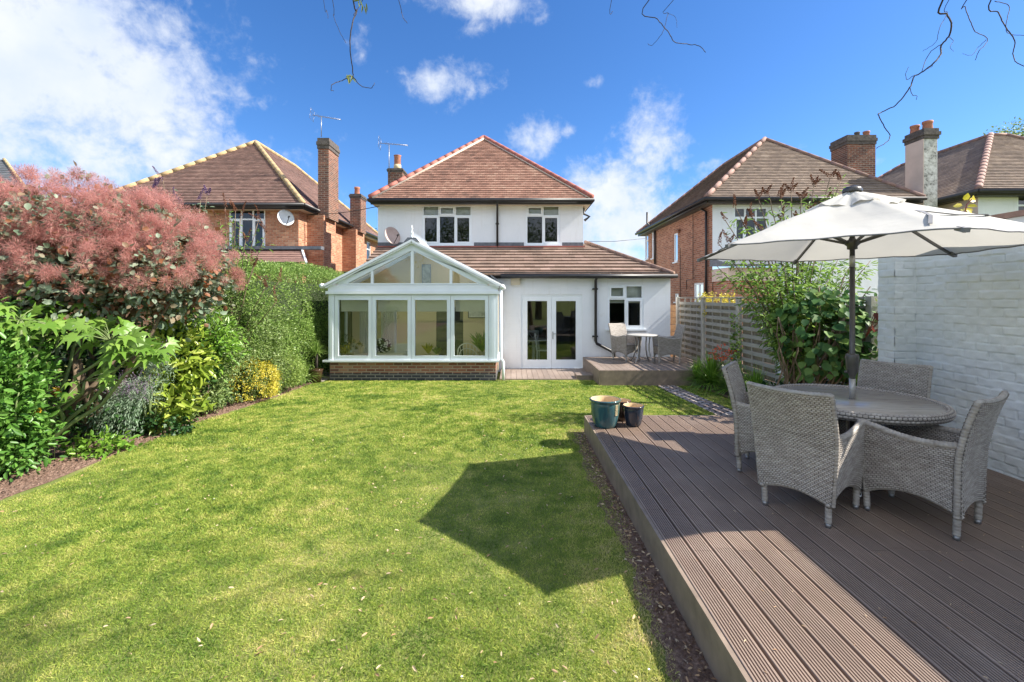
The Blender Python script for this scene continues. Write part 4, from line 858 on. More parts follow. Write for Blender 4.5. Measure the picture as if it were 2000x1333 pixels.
m = MB(); m.poly_prism([Vector((ga.x-.19, YC-.07, ga.z-.02)), Vector((ga.x-.1, YC-.07, ga.z+.09)), Vector((ga.x+.1, YC-.07, ga.z+.09)), Vector((ga.x+.19, YC-.07, ga.z-.02)), Vector((ga.x, YC-.07, ga.z+.03))], Vector((0, .12, 0))); obj('ridge_cap', m, M['lead'], crf)
m = MB(); m.lathe([(.03,0),(.03,.05),(.018,.07),(.035,.1),(.035,.13),(.016,.16),(.02,.2),(.03,.23),(.014,.27),(0,.32)], (ga.x, YC-.03, ga.z+.09), 12); obj('finial', m, M['upvc'], crf, True)
m = MB(); m.box(ga.x-.05, ga.x+.05, YC+.06, 13.2, ga.z+.06, ga.z+.11); obj('ridge_beam', m, M['upvc'], crf)
m = MB(); y = YC + .15
while y < 13.1:
    m.box(ga.x-.006, ga.x+.006, y, y+.012, ga.z+.105, ga.z+.25); m.bar((ga.x, y-.012, ga.z+.2), (ga.x, y+.024, ga.z+.2), .010, .02); y += .15
m.box(ga.x-.01, ga.x+.01, YC+.1, 13.1, ga.z+.14, ga.z+.155); obj('ridge_cresting', m, M['upvc'], crf)
m = MB(); m.tube([(gl.x-.07, YC-.08, zl_-.02), (gl.x-.07, YF, zl_-.02)], .06, 8); m.tube([(gr.x+.07, YC-.08, zr_-.04), (gr.x+.07, YF-.1, zr_-.04)], .06, 8); obj('gutter', m, M['upvc'], CS, True)
m = MB(); xx = PX(972, YC)+.08; m.tube([(xx, YC+.03, zr_-.06), (xx, YC+.03, PZ(700, YC)), (xx+.06, YC-.02, PZ(707, YC)), (xx+.06, YC-.02, -.12)], .035, 8); obj('downpipe', m, M['upvc'], CS, True)
m = MB(); m.poly_prism([Vector((gr.x+.05, YC+.5, zr_+.03)), Vector((gr.x+.05, YF-.3, zr_+.03)), Vector((gr.x-.25, YF-.3, zr_+.25)), Vector((gr.x-.25, YC+.5, zr_+.25))], Vector((0,0,.04))); obj('flashing', m, M['lead'], crf)
# interior shell: floor, rear cream wall, with house behind
YR = YF + .02
m = MB(); m.box(C0+.25, PX(968, YC)-.22, YC+.28, YF-.43, -.20, -.12); obj('floor', m, M['room_floor'], CS)
m = MB(); x2, x3 = PX(855, YF-.1), PX(907, YF-.1); 
m.box(C0+.1, x2, YF-.42, YF-.30, -.11, 2.35); m.box(x3, C1-.05, YF-.42, YF-.30, -.11, 2.35); m.box(x2+.001, x3-.001, YF-.42, YF-.30, PZ(600, YF), 2.35)
slab(m, [(C0+.1, 2.351), (C1-.05, 2.351), (ga.x, ga.z-.05)], YF-.42, YF-.30); obj('inner_wall', m, M['room_cream'], CS)
m = MB(); m.box(x2, x3, YF-.32, YF-.31, -.1, PZ(600, YF)-.002); obj('inner_doorway', m, M['room_dark'], CS)
m = MB(); m.box(PX(710, YF-.14)+.6, PX(710, YF-.14)+.66, YF-.48, YF-.425, -.1, 1.9); m.box(PX(778, YF), PX(778, YF)+.06, YF-.48, YF-.425, -.1, 1.9); obj('door_casing', m, M['upvc'], CS)
def picture(label, x0, x1, z0, z1, col):
    T = thing('framed_picture', label, 'picture', ((x0+x1)/2, YF-.46, z0))
    m = MB(); y0, y1 = YF-.455, YF-.422; m.box(x0, x1, y0, y1, z0, z0+.02); m.box(x0, x1, y0, y1, z1-.02, z1); m.box(x0, x0+.02, y0, y1, z0+.021, z1-.021); m.box(x1-.02, x1, y0, y1, z0+.021, z1-.021); obj('frame', m, M['black'] if z0 < 1.9 else M['metal'], T)
    m = MB(); m.box(x0+.021, x1-.021, YF-.445, YF-.422, z0+.021, z1-.021); obj('print', m, m_plain('print', col, .7, .5, 5), T)
picture('tall grey framed print high in the conservatory gable', PX(830, YF), PX(847, YF), PZ(556, YF), PZ(519, YF), (.42,.42,.38))
picture('black framed picture beside the right conservatory pane', PX(917, YF), PX(950, YF), PZ(620, YF), PZ(606, YF), (.6,.6,.55))
def potplant(name, label, cat, px, Y, zbase, h, r, mat, kind='bush', potr=.1):
    x = PX(px, Y); T = thing(name, label, cat, (x, Y, zbase))
    m = MB(); m.lathe([(0,0),(potr*.75,0),(potr,potr*1.5),(potr*1.05,potr*1.6),(potr*.9,potr*1.6),(0,potr*1.5)], (x, Y, zbase), 18); obj('pot', m, M['pot_cream'], T, True)
    z = zbase + potr*1.5
    if kind == 'bush': V, Fc = bushy((x, Y, z+h*.5), (r, r, h*.5), 500, .05, .5, 30, .03, .2, zmin=z)
    else:
        n = 70 if kind == 'fern' else 60; a = rng.uniform(0, 2*np.pi, n); tl = rng.uniform(.1, 1.0, n); d = np.stack([np.cos(a)*tl*r/h, np.sin(a)*tl*r/h, np.ones(n)*.9], 1)
        V, Fc = leaves(np.tile([[x, Y, z]], (n, 1)), d, h*rng.uniform(.6, 1.1, n), .10, T_OV)
    foliage('foliage', [(V, Fc)], M[mat], T)
zi = -.12
m = MB(); m.box(C0+.4, C1-.5, YC+.3, YC+.5, zs-.06, zs-.01); obj('window_board', m, M['upvc'], CS)
potplant('potted_plant', 'gold potted chrysanthemum at the left conservatory pane', 'houseplant', 671, YC+.4, zs-.01, .22, .15, 'lf_gold', potr=.07)
potplant('potted_plant', 'dark bushy potted fig behind the left conservatory pane', 'houseplant', 684, YC+.9, zs-.1, .5, .35, 'lf_dark')
potplant('potted_plant', 'dried wheat-coloured grass in a pot behind the third pane', 'houseplant', 836, YC+.4, zs-.01, .28, .2, 'lf_gold', 'grass', .07)
potplant('potted_plant', 'low green spiky potted plant beside the dried grass', 'houseplant', 853, YC+.42, zs-.01, .2, .18, 'lf_mixed', 'fern', .06)
potplant('potted_plant', 'arching green potted palm behind the right conservatory pane', 'houseplant', 942, YC+.6, zs-.05, .55, .45, 'lf_bright', 'fern', .11)
T = thing('cushion', 'black and white patterned cushion behind the second conservatory pane', 'cushion', (PX(747, YC+1), YC+1.0, .40))
t = NT('spot_cloth'); vo = t.N('ShaderNodeTexVoronoi'); vo.inputs['Scale'].default_value = 16; t.l.new(t.oc(), vo.inputs['Vector']); t.prin(t.ramp(vo.outputs['Distance'], [(.42, (.8,.78,.74)), (.5, (.03,.03,.03))]), .9); 
m = MB(); m.lathe([(0,-.06),(.12,-.055),(.22,-.02),(.23,0),(.22,.02),(.12,.055),(0,.06)], (0,0,0), 20); m.v = [(v[0]*1.1, v[2]-.1*v[1], v[1]*.9+.22) for v in m.v]; obj('cover', m, t.m, T, True, True)
T = thing('sofa', 'cream sofa below the patterned cushion inside the conservatory', 'sofa', (PX(730, YC+1.1), YC+1.2, zi))
m = MB(); m.box(-.9, .9, -.4, .4, .12, .50); obj('seat', m, M['blind'], T, local=True); m = MB(); m.box(-.9, .9, .2, .4, .502, .75); obj('backrest', m, M['blind'], T, local=True); m = MB(); m.box(-1.05, -.902, -.4, .4, .1, .62); m.box(.902, 1.05, -.4, .4, .1, .62); obj('armrest', m, M['blind'], T, local=True)
T = thing('cane_chair', 'bent cane armchair behind the right conservatory pane', 'chair', (PX(915, YC+.9), YC+.95, zi), R(20))
m = MB(); m.tube([(.30*math.cos(a), .28*math.sin(a)*.9, .5+.28*max(0, math.sin(a))) for a in np.linspace(-.5, math.pi+.5, 16)], .016, 6); m.tube([(.24*math.cos(a), .28*math.sin(a)*.9, .46+.18*max(0, math.sin(a))) for a in np.linspace(-.3, math.pi+.3, 16)], .012, 6)
for a in np.linspace(.2, math.pi-.2, 9): m.tube([(.24*math.cos(a), .22*math.sin(a), .38), (.30*math.cos(a), .25*math.sin(a), .5+.28*math.sin(a))], .008, 5)
obj('backrest', m, M['blind'], T, True, True); m = MB(); m.lathe([(0,.36),(.28,.36),(.28,.42),(0,.44)], (0,0,0), 20); obj('seat', m, M['blind'], T, True, True)
for a in (.8, 2.3, 3.9, 5.4): m = MB(); m.tube([(.2*math.cos(a), .2*math.sin(a), .36), (.25*math.cos(a), .25*math.sin(a), 0)], .014, 6); obj('leg', m, M['blind'], T, True, True)
T = thing('curtain', 'pale sheer curtains hanging inside the left of the conservatory', 'curtain', (C0+.3, YF-.3, 0)); m = MB()
for (xa, xb) in ((C0+.35, C0+.75), (C0+.95, C0+1.3)):
    k = 24; pv = [(xa+(xb-xa)*i/k, YF-.55+.03*math.sin(i*1.6), z) for z in (.0, 1.95) for i in range(k+1)]; m.add(pv, [(i, i+1, k+2+i, k+1+i) for i in range(k)])
obj('cloth', m, M['blind'], T, True)
# ================================================================== decks
ZD = .25
def grooved(mb, x0, x1, y0, y1, z, ng=7, axis='y', th=.026, edge=.009):
    w = x1 - x0; gw = .0078; gd = .0105; pitch = (w - 2*edge) / ng; pr = [(x0, z - .003), (x0 + .003, z)]
    for k in range(ng):
        c = x0 + edge + pitch*(k+.5); pr += [(c-gw/2, z), (c-gw/2+.001, z-gd), (c+gw/2-.001, z-gd), (c+gw/2, z)]
    pr += [(x1-.003, z), (x1, z-.003), (x1, z-th), (x0, z-th)]; n = len(pr)
    if axis == 'y': vs = [(p, y0, q) for p, q in pr] + [(p, y1, q) for p, q in pr]
    else: vs = [(y0, p, q) for p, q in pr] + [(y1, p, q) for p, q in pr]
    mb.add(vs, [(i, (i+1) % n, n+(i+1) % n, n+i) for i in range(n)] + [tuple(range(n-1, -1, -1)), tuple(range(n, 2*n))])
DK = thing('raised_deck', 'large raised brown grooved composite deck under the parasol table', 'deck', (1.04, -1, 0))
k = 0; x = 1.04; DY = 6.38
while x < 4.59:
    j = 3.55 if k == 0 else (2.97 if k % 2 else 4.9 if k % 4 == 0 else 3.0); w = min(.1270, 4.60 - x)
    for a, b in ((-1.0, j-.0015), (j+.0015, DY)):
        m = MB(); grooved(m, x, x+w, a, b, ZD + random.uniform(-.0006, .0006)); obj('board', m, M['deck'], DK)
    x += .1435; k += 1
m = MB(); m.box(1.012, 1.036, -1, DY+.004, -.1, ZD-.004); m.box(1.038, 4.6, DY+.004, DY+.028, -.1, ZD-.004); obj('fascia_board', m, M['fascia'], DK)
m = MB()
for yy in np.arange(-.8, 6.4, .45): m.box(1.045, 4.59, yy, yy+.05, .02, ZD-.028)
obj('joist', m, M['wood_dark'], DK)
# low deck in front of the french doors
D2 = thing('low_deck', 'low flush brown deck in front of the french doors', 'deck', (PX(976, 12), 12, -.2)); x = C1+.02; xe = 2.05
while x < xe-.02:
    m = MB(); m.box(x, min(x+.135, xe), 11.38, YF-.03, FL-.02, FL+.025); obj('board', m, M['deck_x'], D2); x += .142
m = MB(); m.box(C1+.02, xe, 11.41, YF-.05, FL-.06, FL-.03); obj('deck_underside', m, M['wood_dark'], D2)
m = MB(); m.box(C1+.02, xe, 11.36, 11.378, -.4, FL+.02); obj('fascia_board', m, M['fascia'], D2)
D4 = thing('deck_step', 'small brown deck step beside the low deck', 'step', (1.8, 11.3, -.2)); m = MB(); m.box(1.62, 2.04, 11.38, 11.8, FL+.003, FL+.09)
obj('step_base', m, M['fascia'], D4); m = MB()
for i in range(3): m.box(1.62+.142*i, 1.62+.142*i+.135, 11.37, 11.8, FL+.092, FL+.115)
obj('step_board', m, M['deck_x'], D4)
D3 = thing('patio_deck', 'raised brown corner deck carrying the bistro set', 'deck', (2.06, 10.6, -.15)); ZP = .21; x = 2.06
while x < 4.85:
    m = MB(); y0 = 10.62; m.box(x, x+.137, y0, YF-.02, ZP-.025, ZP + random.uniform(-.001, .001)); obj('board', m, M['deck_x'], D3); x += .143
m = MB(); m.box(2.05, 4.87, 10.59, 10.616, -.3, ZP-.002); m.box(2.03, 2.056, 10.59, YF-.02, -.3, ZP-.002); obj('fascia_board', m, M['fascia'], D3)
# ================================================================== white painted brick wall
W = thing('brick_wall', 'white painted brick wall with end pier beside the deck', 'wall', (4.6, 4, 0)); HW = PZ(430, 4.29); CO = .085; BL = .232
def brick_h(u, v, seed=0):
    row = np.floor(v / CO); uu = u / BL + .5 * (row % 2) + .07*np.sin(row*12.9); col = np.floor(uu)
    fu = (uu - col) * BL; fv = v - row * CO; d = np.minimum(np.minimum(fu, BL - fu), np.minimum(fv, CO - fv))
    hsh = np.modf(np.abs(np.sin(row*127.1 + col*311.7 + seed)) * 43758.5)[0]; h2 = np.modf(np.abs(np.sin(row*57.3 + col*91.7 + seed)) * 15731.7)[0]
    rec = np.clip(d / .0065, 0, 1); rec = rec*rec*(3-2*rec); depth = .011 * (.25 + 1.0*h2)
    return (hsh - .5) * .012 - (1 - rec) * depth + .0025*np.sin(u*37+row)*np.sin(v*51+col)
def brick_grid(mk, L, Ht, step=.009):
    nu, nv = int(L/step), int(Ht/step); u, v = np.meshgrid(np.linspace(0, L, nu), np.linspace(0, Ht, nv)); uw = u + .002*np.sin(v*23); vw = v + .0025*np.sin(u*9+1) + .0012*np.sin(u*31)
    V = mk(u, v, brick_h(uw, np.maximum(vw, 0))).reshape(-1, 3); i = np.arange(nv-1)[:, None]*nu + np.arange(nu-1)[None]
    return V, np.stack([i, i+1, i+nu+1, i+nu], -1).reshape(-1, 4)
parts = [brick_grid(lambda u, v, h: np.stack([4.6 - h, u + .9, v + .1], -1), 4.30, HW-.1),
         brick_grid(lambda u, v, h: np.stack([4.355 + u, 5.18 - h, v + .1], -1), .25, HW-.1),
         brick_grid(lambda u, v, h: np.stack([4.355 - h, u + 5.18, v + .1], -1), .24, HW-.1)]
foliage('brick_face', parts, M['pbrick'], W, smooth=True)
m = MB(); m.box(4.62, 4.80, -1, 5.4, -.1, HW-.01); m.box(4.37, 4.60, 5.2, 5.41, -.1, HW-.01); m.box(4.6, 4.618, -1, .9, -.1, HW-.01); obj('wall_core', m, M['pbrick'], W)
m = MB(); m.box(4.55, 4.86, -1, 5.46, HW, HW+.05); m.box(4.32, 4.548, 5.12, 5.46, HW, HW+.05); obj('coping', m, M['ridge_brown'], W)
# far low white wall beyond the shrub
m = MB(); m.box(PX(1528, 8.3), 7.5, 8.3, 8.45, -.3, PZ(498, 8.3)); o = obj('garden_wall', m, M['render']); tag(o, 'white rendered neighbour wall behind the broad leaved shrub', 'wall')
# ================================================================== fence
FN = thing('fence', 'grey weathered slatted fence with concrete posts right of the lawn', 'fence', (4.9, 10, 0)); fx = 4.90
posts = [13.44, 11.66, 9.83, 8.0, 6.2]
for y in posts: m = MB(); m.box(fx-.045, fx+.045, y-.05, y+.05, -.3, PZ(582, y)+.02); obj('fence_post', m, M['conc_post'], FN)
for a, b in zip(posts[1:], posts):
    y0, y1 = a+.055, b-.055; zt_ = CZ-.015; zb_ = zt_-1.83; m = MB(); rear = MB(); nr = 11
    for k in range(nr):
        z1 = zt_ - .03 - k*.163
        s = 1 if k % 2 == 0 else -1
        yy = np.linspace(y0+.02, y1-.02, 13)
        for i in range(12):
            o0 = .010*math.sin((i)*math.pi/3*1.0 + (0 if k % 2 else math.pi)); o1 = .010*math.sin((i+1)*math.pi/3 + (0 if k % 2 else math.pi))
            vs = [(fx+o0-.004, yy[i], z1-.148), (fx+o0+.004, yy[i], z1-.148), (fx+o0+.004, yy[i], z1-.068), (fx+o0-.004, yy[i], z1-.068)]
            vs += [(fx+o1-.004, yy[i+1], z1-.148), (fx+o1+.004, yy[i+1], z1-.148), (fx+o1+.004, yy[i+1], z1-.068), (fx+o1-.004, yy[i+1], z1-.068)]
            m.add(vs, [(0,1,2,3),(7,6,5,4),(0,4,5,1),(1,5,6,2),(2,6,7,3),(3,7,4,0)])
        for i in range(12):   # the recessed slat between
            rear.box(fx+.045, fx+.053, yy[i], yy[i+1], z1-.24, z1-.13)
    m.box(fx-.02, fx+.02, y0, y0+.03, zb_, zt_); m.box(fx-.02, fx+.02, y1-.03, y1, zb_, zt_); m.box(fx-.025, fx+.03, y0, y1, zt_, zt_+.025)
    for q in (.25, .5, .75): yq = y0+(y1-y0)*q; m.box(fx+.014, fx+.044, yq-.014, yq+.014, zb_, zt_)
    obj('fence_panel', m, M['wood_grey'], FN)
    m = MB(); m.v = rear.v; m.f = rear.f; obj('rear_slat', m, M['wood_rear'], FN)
    m = MB(); m.box(fx-.02, fx+.02, y0, y1, -.3, zb_-.003); obj('gravel_board', m, M['conc_post'], FN)
G = thing('side_gate', 'orange brown wooden gate in the gap beside the white house', 'gate', (4.75, 13.7, -.15)); m = MB()
for i in range(9): m.box(ex1+.02, 5.4, 13.7, 13.73, -.1+.2*i, .085+.2*i)
obj('gate_boards', m, M['wood_new'], G)
E = MB(); E.poly_prism([Vector((PX(1347, 11.0), 10.9, 0)), Vector((PX(1347, 11.0)+.12, 10.9, 0)), Vector((4.62, 6.3, 0)), Vector((4.5, 6.3, 0))], Vector((0,0,.17))); o = obj('bed_edging', E, M['wood_dark']); o.location.z = -.14; tag(o, 'dark timber sleeper edging along the right flower bed', 'edging')
# ================================================================== wicker chairs
def woven(Fn, Lu, Lv, A=.0075, off=0.0, su=.0255, sv=.0155):
    nu = max(6, int(Lu / (su/5))); nv = max(6, int(Lv / (sv/5))); u, v = np.meshgrid(np.linspace(0, 1, nu), np.linspace(0, 1, nv)); Pn = Fn(u, v)
    e = 1e-3; du = (Fn(np.clip(u+e, 0, 1), v) - Fn(np.clip(u-e, 0, 1), v)); dv = (Fn(u, np.clip(v+e, 0, 1)) - Fn(u, np.clip(v-e, 0, 1)))
    N = np.cross(du, dv); N /= np.linalg.norm(N, axis=-1, keepdims=True) + 1e-12
    U, Vv = u*Lu, v*Lv; row = np.floor(Vv/sv); h = np.abs(np.sin(np.pi*(U/su + .5*(row % 2))))**.75 * np.abs(np.sin(np.pi*Vv/sv))**.6; WV.append(h.ravel())
    Pn = Pn + N * (h[..., None]*A + off); i = np.arange(nv-1)[:, None]*nu + np.arange(nu-1)[None]
    return Pn.reshape(-1, 3), np.stack([i, i+1, i+nu+1, i+nu], -1).reshape(-1, 4)
def spiral_tube(mb, pts, r, n=8):
    pts = [Vector(p) for p in pts]; L = sum((b-a).length for a, b in zip(pts, pts[1:])); k = max(4, int(L/.006)); cum = [0]
    for a, b in zip(pts, pts[1:]): cum.append(cum[-1] + (b-a).length)
    out = []; 
    for i in range(k+1):
        s = L*i/k; j = max(0, min(len(pts)-2, next((q for q in range(len(cum)-1) if cum[q+1] >= s - 1e-9), len(pts)-2))); t_ = (s-cum[j])/max(1e-9, cum[j+1]-cum[j]); out.append(pts[j].lerp(pts[j+1], t_))
    mb.tube(out, [r*(1 + .07*math.sin(i*math.pi*.5 + .3)) for i in range(k+1)], n)
WV = []
def weave_attr(o):
    a = o.data.attributes.new('strand', 'FLOAT', 'POINT'); a.data.foreach_set('value', np.concatenate(WV).astype(np.float32)); WV.clear()
AH, BH, TH = .655, .16, .97; HWD = .285      # arm height, underside, top, half width
def wback(v): return np.where(v < .6, .25 + .035*v/.6, .285 + .0*(v-.6))
def yback(v):
    z = BH + (TH-BH)*v; return -.285 - .02*np.clip(z/AH, 0, 1) - .10*np.clip((z-.50)/(TH-.50), 0, 1)**1.7
def zback(u, v): s = 2*u-1; bot = BH + .055*(1-s*s); return bot + (TH - .012*(1-s*s) - bot)*v
def Fback(sgn):
    def f(u, v):
        s = 2*u-1; x = s*wback(v); y = yback(v) - .025*(1-s*s)*np.clip(v*1.3-.3, 0, 1) ; return np.stack([x*(1 if sgn > 0 else -1), y + (0 if sgn > 0 else .035), zback(u, v)], -1)
    return f
def ztop_side(u): return AH - .035*np.sin(np.pi*np.clip(u*1.15, 0, 1))*1.0 + .03*u
def yside(u, v): return -.30 + .55*u + .03*u*v
def Fside(sx, inner):
    def f(u, v):
        bot = BH + .085*np.sin(np.pi*u)**.8; z = bot + (ztop_side(u) - bot)*v; x = sx*(.25 + .035*v - (.04 if inner else 0)); y = yside(u, v); 
        return np.stack([x + 0*u, y, z], -1)
    return f
def make_wicker(label, cat, loc, rz, group, mat='wicker'):
    T = thing('wicker_armchair', label, cat, loc, rz, group)
    # backrest
    V = merge(woven(Fback(1), .54, .83), woven(Fback(-1), .54, .83)); weave_attr(foliage('backrest', [V], M[mat], T, smooth=True, local=True))
    m = MB(); f = Fback(1); P_ = lambda u, v, o=.017: (float(f(np.array(u), np.array(v))[0]), float(f(np.array(u), np.array(v))[1])+o, float(f(np.array(u), np.array(v))[2]))
    spiral_tube(m, [P_(0, v) for v in np.linspace(0, 1, 12)] + [P_(u, 1) for u in np.linspace(.08, .92, 9)] + [P_(1, v) for v in np.linspace(1, 0, 12)], .019)
    spiral_tube(m, [P_(u, 0) for u in np.linspace(0, 1, 10)], .016); obj('back_rim', m, M['rim'], T, True, True)
    for sx in (-1, 1):
        a, b = (woven(Fside(sx, False), .58, .46), woven(Fside(sx, True), .58, .46)); 
        V = merge(a, b); weave_attr(foliage('side_panel', [V], M[mat], T, smooth=True, local=True))
        m = MB(); xx = lambda v: sx*(.25+.035*v-.02)
        spiral_tube(m, [(xx(1), float(yside(u, 1)), float(ztop_side(u))) for u in np.linspace(0, 1, 12)] + [(xx(.97), .285, AH+.01)], .024)
        spiral_tube(m, [(xx(v), float(yside(1, v))+.004, BH+(AH-.0-BH)*v) for v in np.linspace(0, 1, 8)], .019)
        spiral_tube(m, [(xx(0), float(yside(u, 0)), BH + .085*math.sin(math.pi*u)**.8) for u in np.linspace(0, 1, 10)], .016); obj('armrest', m, M['rim'], T, True, True)
    # seat and apron
    V = merge(woven(lambda u, v: np.stack([.23*(2*u-1), -.28+.53*v, .425 - .012*np.sin(np.pi*u)*np.sin(np.pi*v)], -1), .46, .53), woven(lambda u, v: np.stack([-.23*(2*u-1), .262+0*u, (BH+.07*np.sin(np.pi*u)) + (.42 - (BH+.07*np.sin(np.pi*u)))*v], -1), .46, .26)); weave_attr(foliage('seat', [V], M[mat], T, smooth=True, local=True))
    for sx in (-1, 1):
        for yy in (-.27, .255):
            m = MB(); x = sx*.225; spiral_tube(m, [(x, yy, BH+.05), (x*.985, yy*.98, .035)], .0225, 8); l = obj('leg', m, M['rim'], T, True, True)
            m = MB(); m.tube([(x*.985, yy*.98, .034), (x*.98, yy*.975, .0)], .019, 8); obj('foot', m, M['metal'], l, True, True)
    return T
tgx, tgy = 3.08, 4.12
def ang(d): return R(d - 90)
c0 = make_wicker('wicker armchair with its back to the camera, left front of the parasol table', 'armchair', (2.36, 3.60, ZD), ang(35), 'wicker armchairs around the round table')
for loc, a, lab in (((2.50, 4.34), -36, 'wicker armchair at the far left of the parasol table, its inner back half sunlit'),
                    ((3.62, 4.50), 211, 'wicker armchair behind the parasol table against the white brick wall'),
                    ((3.08, 3.44), 121, 'wicker armchair at the right front of the table turned side on to the camera')):
    c = copy_tree(c0); c.location = (*loc, ZD); c.rotation_euler.z = ang(a); c['label'] = lab
# two small pale chairs and the bistro table on the patio deck
YB = 11.9
def far_chair(label, x, y, a):
    c = copy_tree(c0); c.location = (x, y, ZP); c.rotation_euler.z = ang(a); c['label'] = label; c['group'] = 'wicker armchairs at the bistro table'
    return c
far_chair('pale wicker armchair left of the bistro table under the kitchen window', PX(1224, 12.3), 12.35, -62)
far_chair('pale wicker armchair right of the bistro table beside the fence', PX(1303, 11.9), 11.95, 178)
def round_table(name, label, x, y, z, Rr, h, pole=False, n=4, foot=.3):
    T = thing(name, label, 'table', (x, y, z)); m = MB()
    m.lathe([(.026 if pole else 0, h-.012), (Rr-.05, h-.012), (Rr-.045, h-.006), (Rr-.05, h), (.026 if pole else 0, h)], (0,0,0), 64); obj('tabletop', m, M['table_glass'], T, True, True)
    def ring(u, v): a = 2*np.pi*u; b = 2*np.pi*v; r = .034; e = Rr-.022; return np.stack([(e + r*.8*np.cos(b))*np.cos(a), (e + r*.8*np.cos(b))*np.sin(a), h-.022 + r*np.sin(b)], -1)
    V = woven(ring, 2*math.pi*Rr, .18, .007, 0, .036, .0225); weave_attr(foliage('table_rim', [V], M['wicker'], T, smooth=True, local=True))
    m = MB(); m.lathe([(Rr-.05, h-.07), (Rr-.05, h-.014)], (0,0,0), 48); m.tube([(.0, 0, h-.02), (0, 0, h-.09)], .06, 10); m.tube([(.22*math.cos(t_), .22*math.sin(t_), h*.45) for t_ in np.linspace(0, 2*math.pi, 25)], .010, 6); obj('under_frame', m, M['rim'], T, True, True)
    for k in range(n):
        a = 2*math.pi*(k+.5)/n + .25; m = MB(); c_, s_ = math.cos(a), math.sin(a)
        pts = [(c_*r_, s_*r_, zz) for r_, zz in ((Rr*.55, h-.03), (Rr*.42, h*.75), (Rr*.36, h*.48), (Rr*.45, h*.22), (Rr*.62, .04))]; m.tube(pts, .018, 8); l = obj('leg', m, M['rim'], T, True, True)
        m = MB(); m.tube([(c_*Rr*.62, s_*Rr*.62, .04), (c_*Rr*.66, s_*Rr*.66, 0)], .020, 10); obj('foot', m, M['chrome'], l, True, True)
    return T
round_table('patio_table', 'round glass topped woven table with the parasol pole through it', tgx, tgy, ZD, .665, .735, True)
# bistro table
bx, by = PX(1254.5, 11.9), 11.9
T = thing('bistro_table', 'small round metal bistro table on the patio deck', 'table', (bx, by, ZP)); m = MB(); m.lathe([(0,.70),(.36,.70),(.385,.705),(.385,.725),(.36,.73),(0,.73)], (0,0,0), 40); obj('tabletop', m, M['wicker_pale'], T, True, True)
for k in range(4):
    a = math.pi/4 + k*math.pi/2; c_, s_ = math.cos(a), math.sin(a); m = MB(); m.tube([(c_*r_, s_*r_, z_) for r_, z_ in ((.22, .70), (.19, .5), (.19, .33), (.25, .14), (.36, 0))], .017, 8); obj('leg', m, M['metal'], T, True, True)
# ================================================================== parasol
U_ = thing('parasol', 'cream six sided garden parasol on a dark pole over the round table', 'parasol', (tgx, tgy, ZD)); RP = 1.37; ZRIM = CZ + .435; ZTOP = CZ + .935; T0 = 17
def canopy(r, th):
    """r 0..1 along, th degrees; hexagon with taut panels"""
    k = math.floor((th - T0) / 60); f = (th - T0)/60 - k; a0, a1 = R(T0+60*k), R(T0+60*(k+1))
    sc = 1 - .022*math.sin(math.pi*f)*r          # scalloped hem
    x = ((1-f)*math.cos(a0) + f*math.cos(a1)) * RP * r * sc; y = ((1-f)*math.sin(a0) + f*math.sin(a1)) * RP * r * sc
    z = ZTOP + (ZRIM - ZTOP) * r**1.06 - .035*math.sin(math.pi*f)*math.sin(math.pi*min(1, r)) * 1.0 + .004*math.sin(th*.9)*math.sin(r*14)
    return Vector((tgx + x, tgy + y, z))
m = MB(); nr, na = 22, 72; 
for i in range(nr+1):
    r_ = .10 + .90*i/nr
    for j in range(na): m.v.append(tuple(canopy(r_, T0 + 360*j/na)))
for i in range(nr):
    for j in range(na): m.f.append((i*na+j, i*na+(j+1) % na, (i+1)*na+(j+1) % na, (i+1)*na+j))
cn = obj('canopy', m, M['canopy'], U_, True)
m = MB(); nv_ = 6
for i in range(nv_+1):
    r_ = .03 + .24*i/nv_
    for j in range(na): p = canopy(r_, T0 + 360*j/na); p.z += .035 + .012*math.sin(j*1.3)*i/nv_ + .008*math.sin(j*.55+1)*i/nv_ - .02*i/nv_; m.v.append(tuple(p))
for i in range(nv_):
    for j in range(na): m.f.append((i*na+j, i*na+(j+1) % na, (i+1)*na+(j+1) % na, (i+1)*na+j))
obj('vent_cap', m, M['canopy'], cn, True)
m = MB(); m.tube([canopy(1.0, T0+360*j/72) + Vector((0,0,-.004)) for j in range(73)], .006, 5); obj('hem', m, M['strap'], cn, True)
for k in range(6):
    th = T0 + 60*k; m = MB(); pts = [canopy(r_, th) + Vector((0,0,-.022)) for r_ in np.linspace(.03, 1.0, 10)]
    for a, b in zip(pts, pts[1:]): m.bar(a, b, .016, .024)
    obj('rib', m, M['umb_metal'], U_); a = canopy(.46, th) + Vector((0,0,-.035)); b = Vector((tgx + .05*math.cos(R(th)), tgy + .05*math.sin(R(th)), ZRIM + .06))
    m = MB(); m.bar(b, a, .016, .022); obj('strut', m, M['umb_metal'], U_)
    m = MB(); p = canopy(1.0, th); q = canopy(.955, th); m.bar(q + Vector((0,0,-.02)), p + (p-q)*.3 + Vector((0,0,-.012)), .034, .03); obj('pocket', m, M['strap'], U_)
m = MB(); m.tube([(tgx, tgy, .02+ZD), (tgx, tgy, PZ(522, tgy))], .0215, 16); m.tube([(tgx, tgy, PZ(500, tgy)), (tgx, tgy, ZTOP-.02)], .0205, 16); obj('pole', m, M['umb_metal'], U_, True)
m = MB(); m.tube([(tgx, tgy, PZ(522, tgy)+.001), (tgx, tgy, PZ(500, tgy)-.001)], .0225, 16); obj('pole_joint', m, M['umb_light'], U_, True)
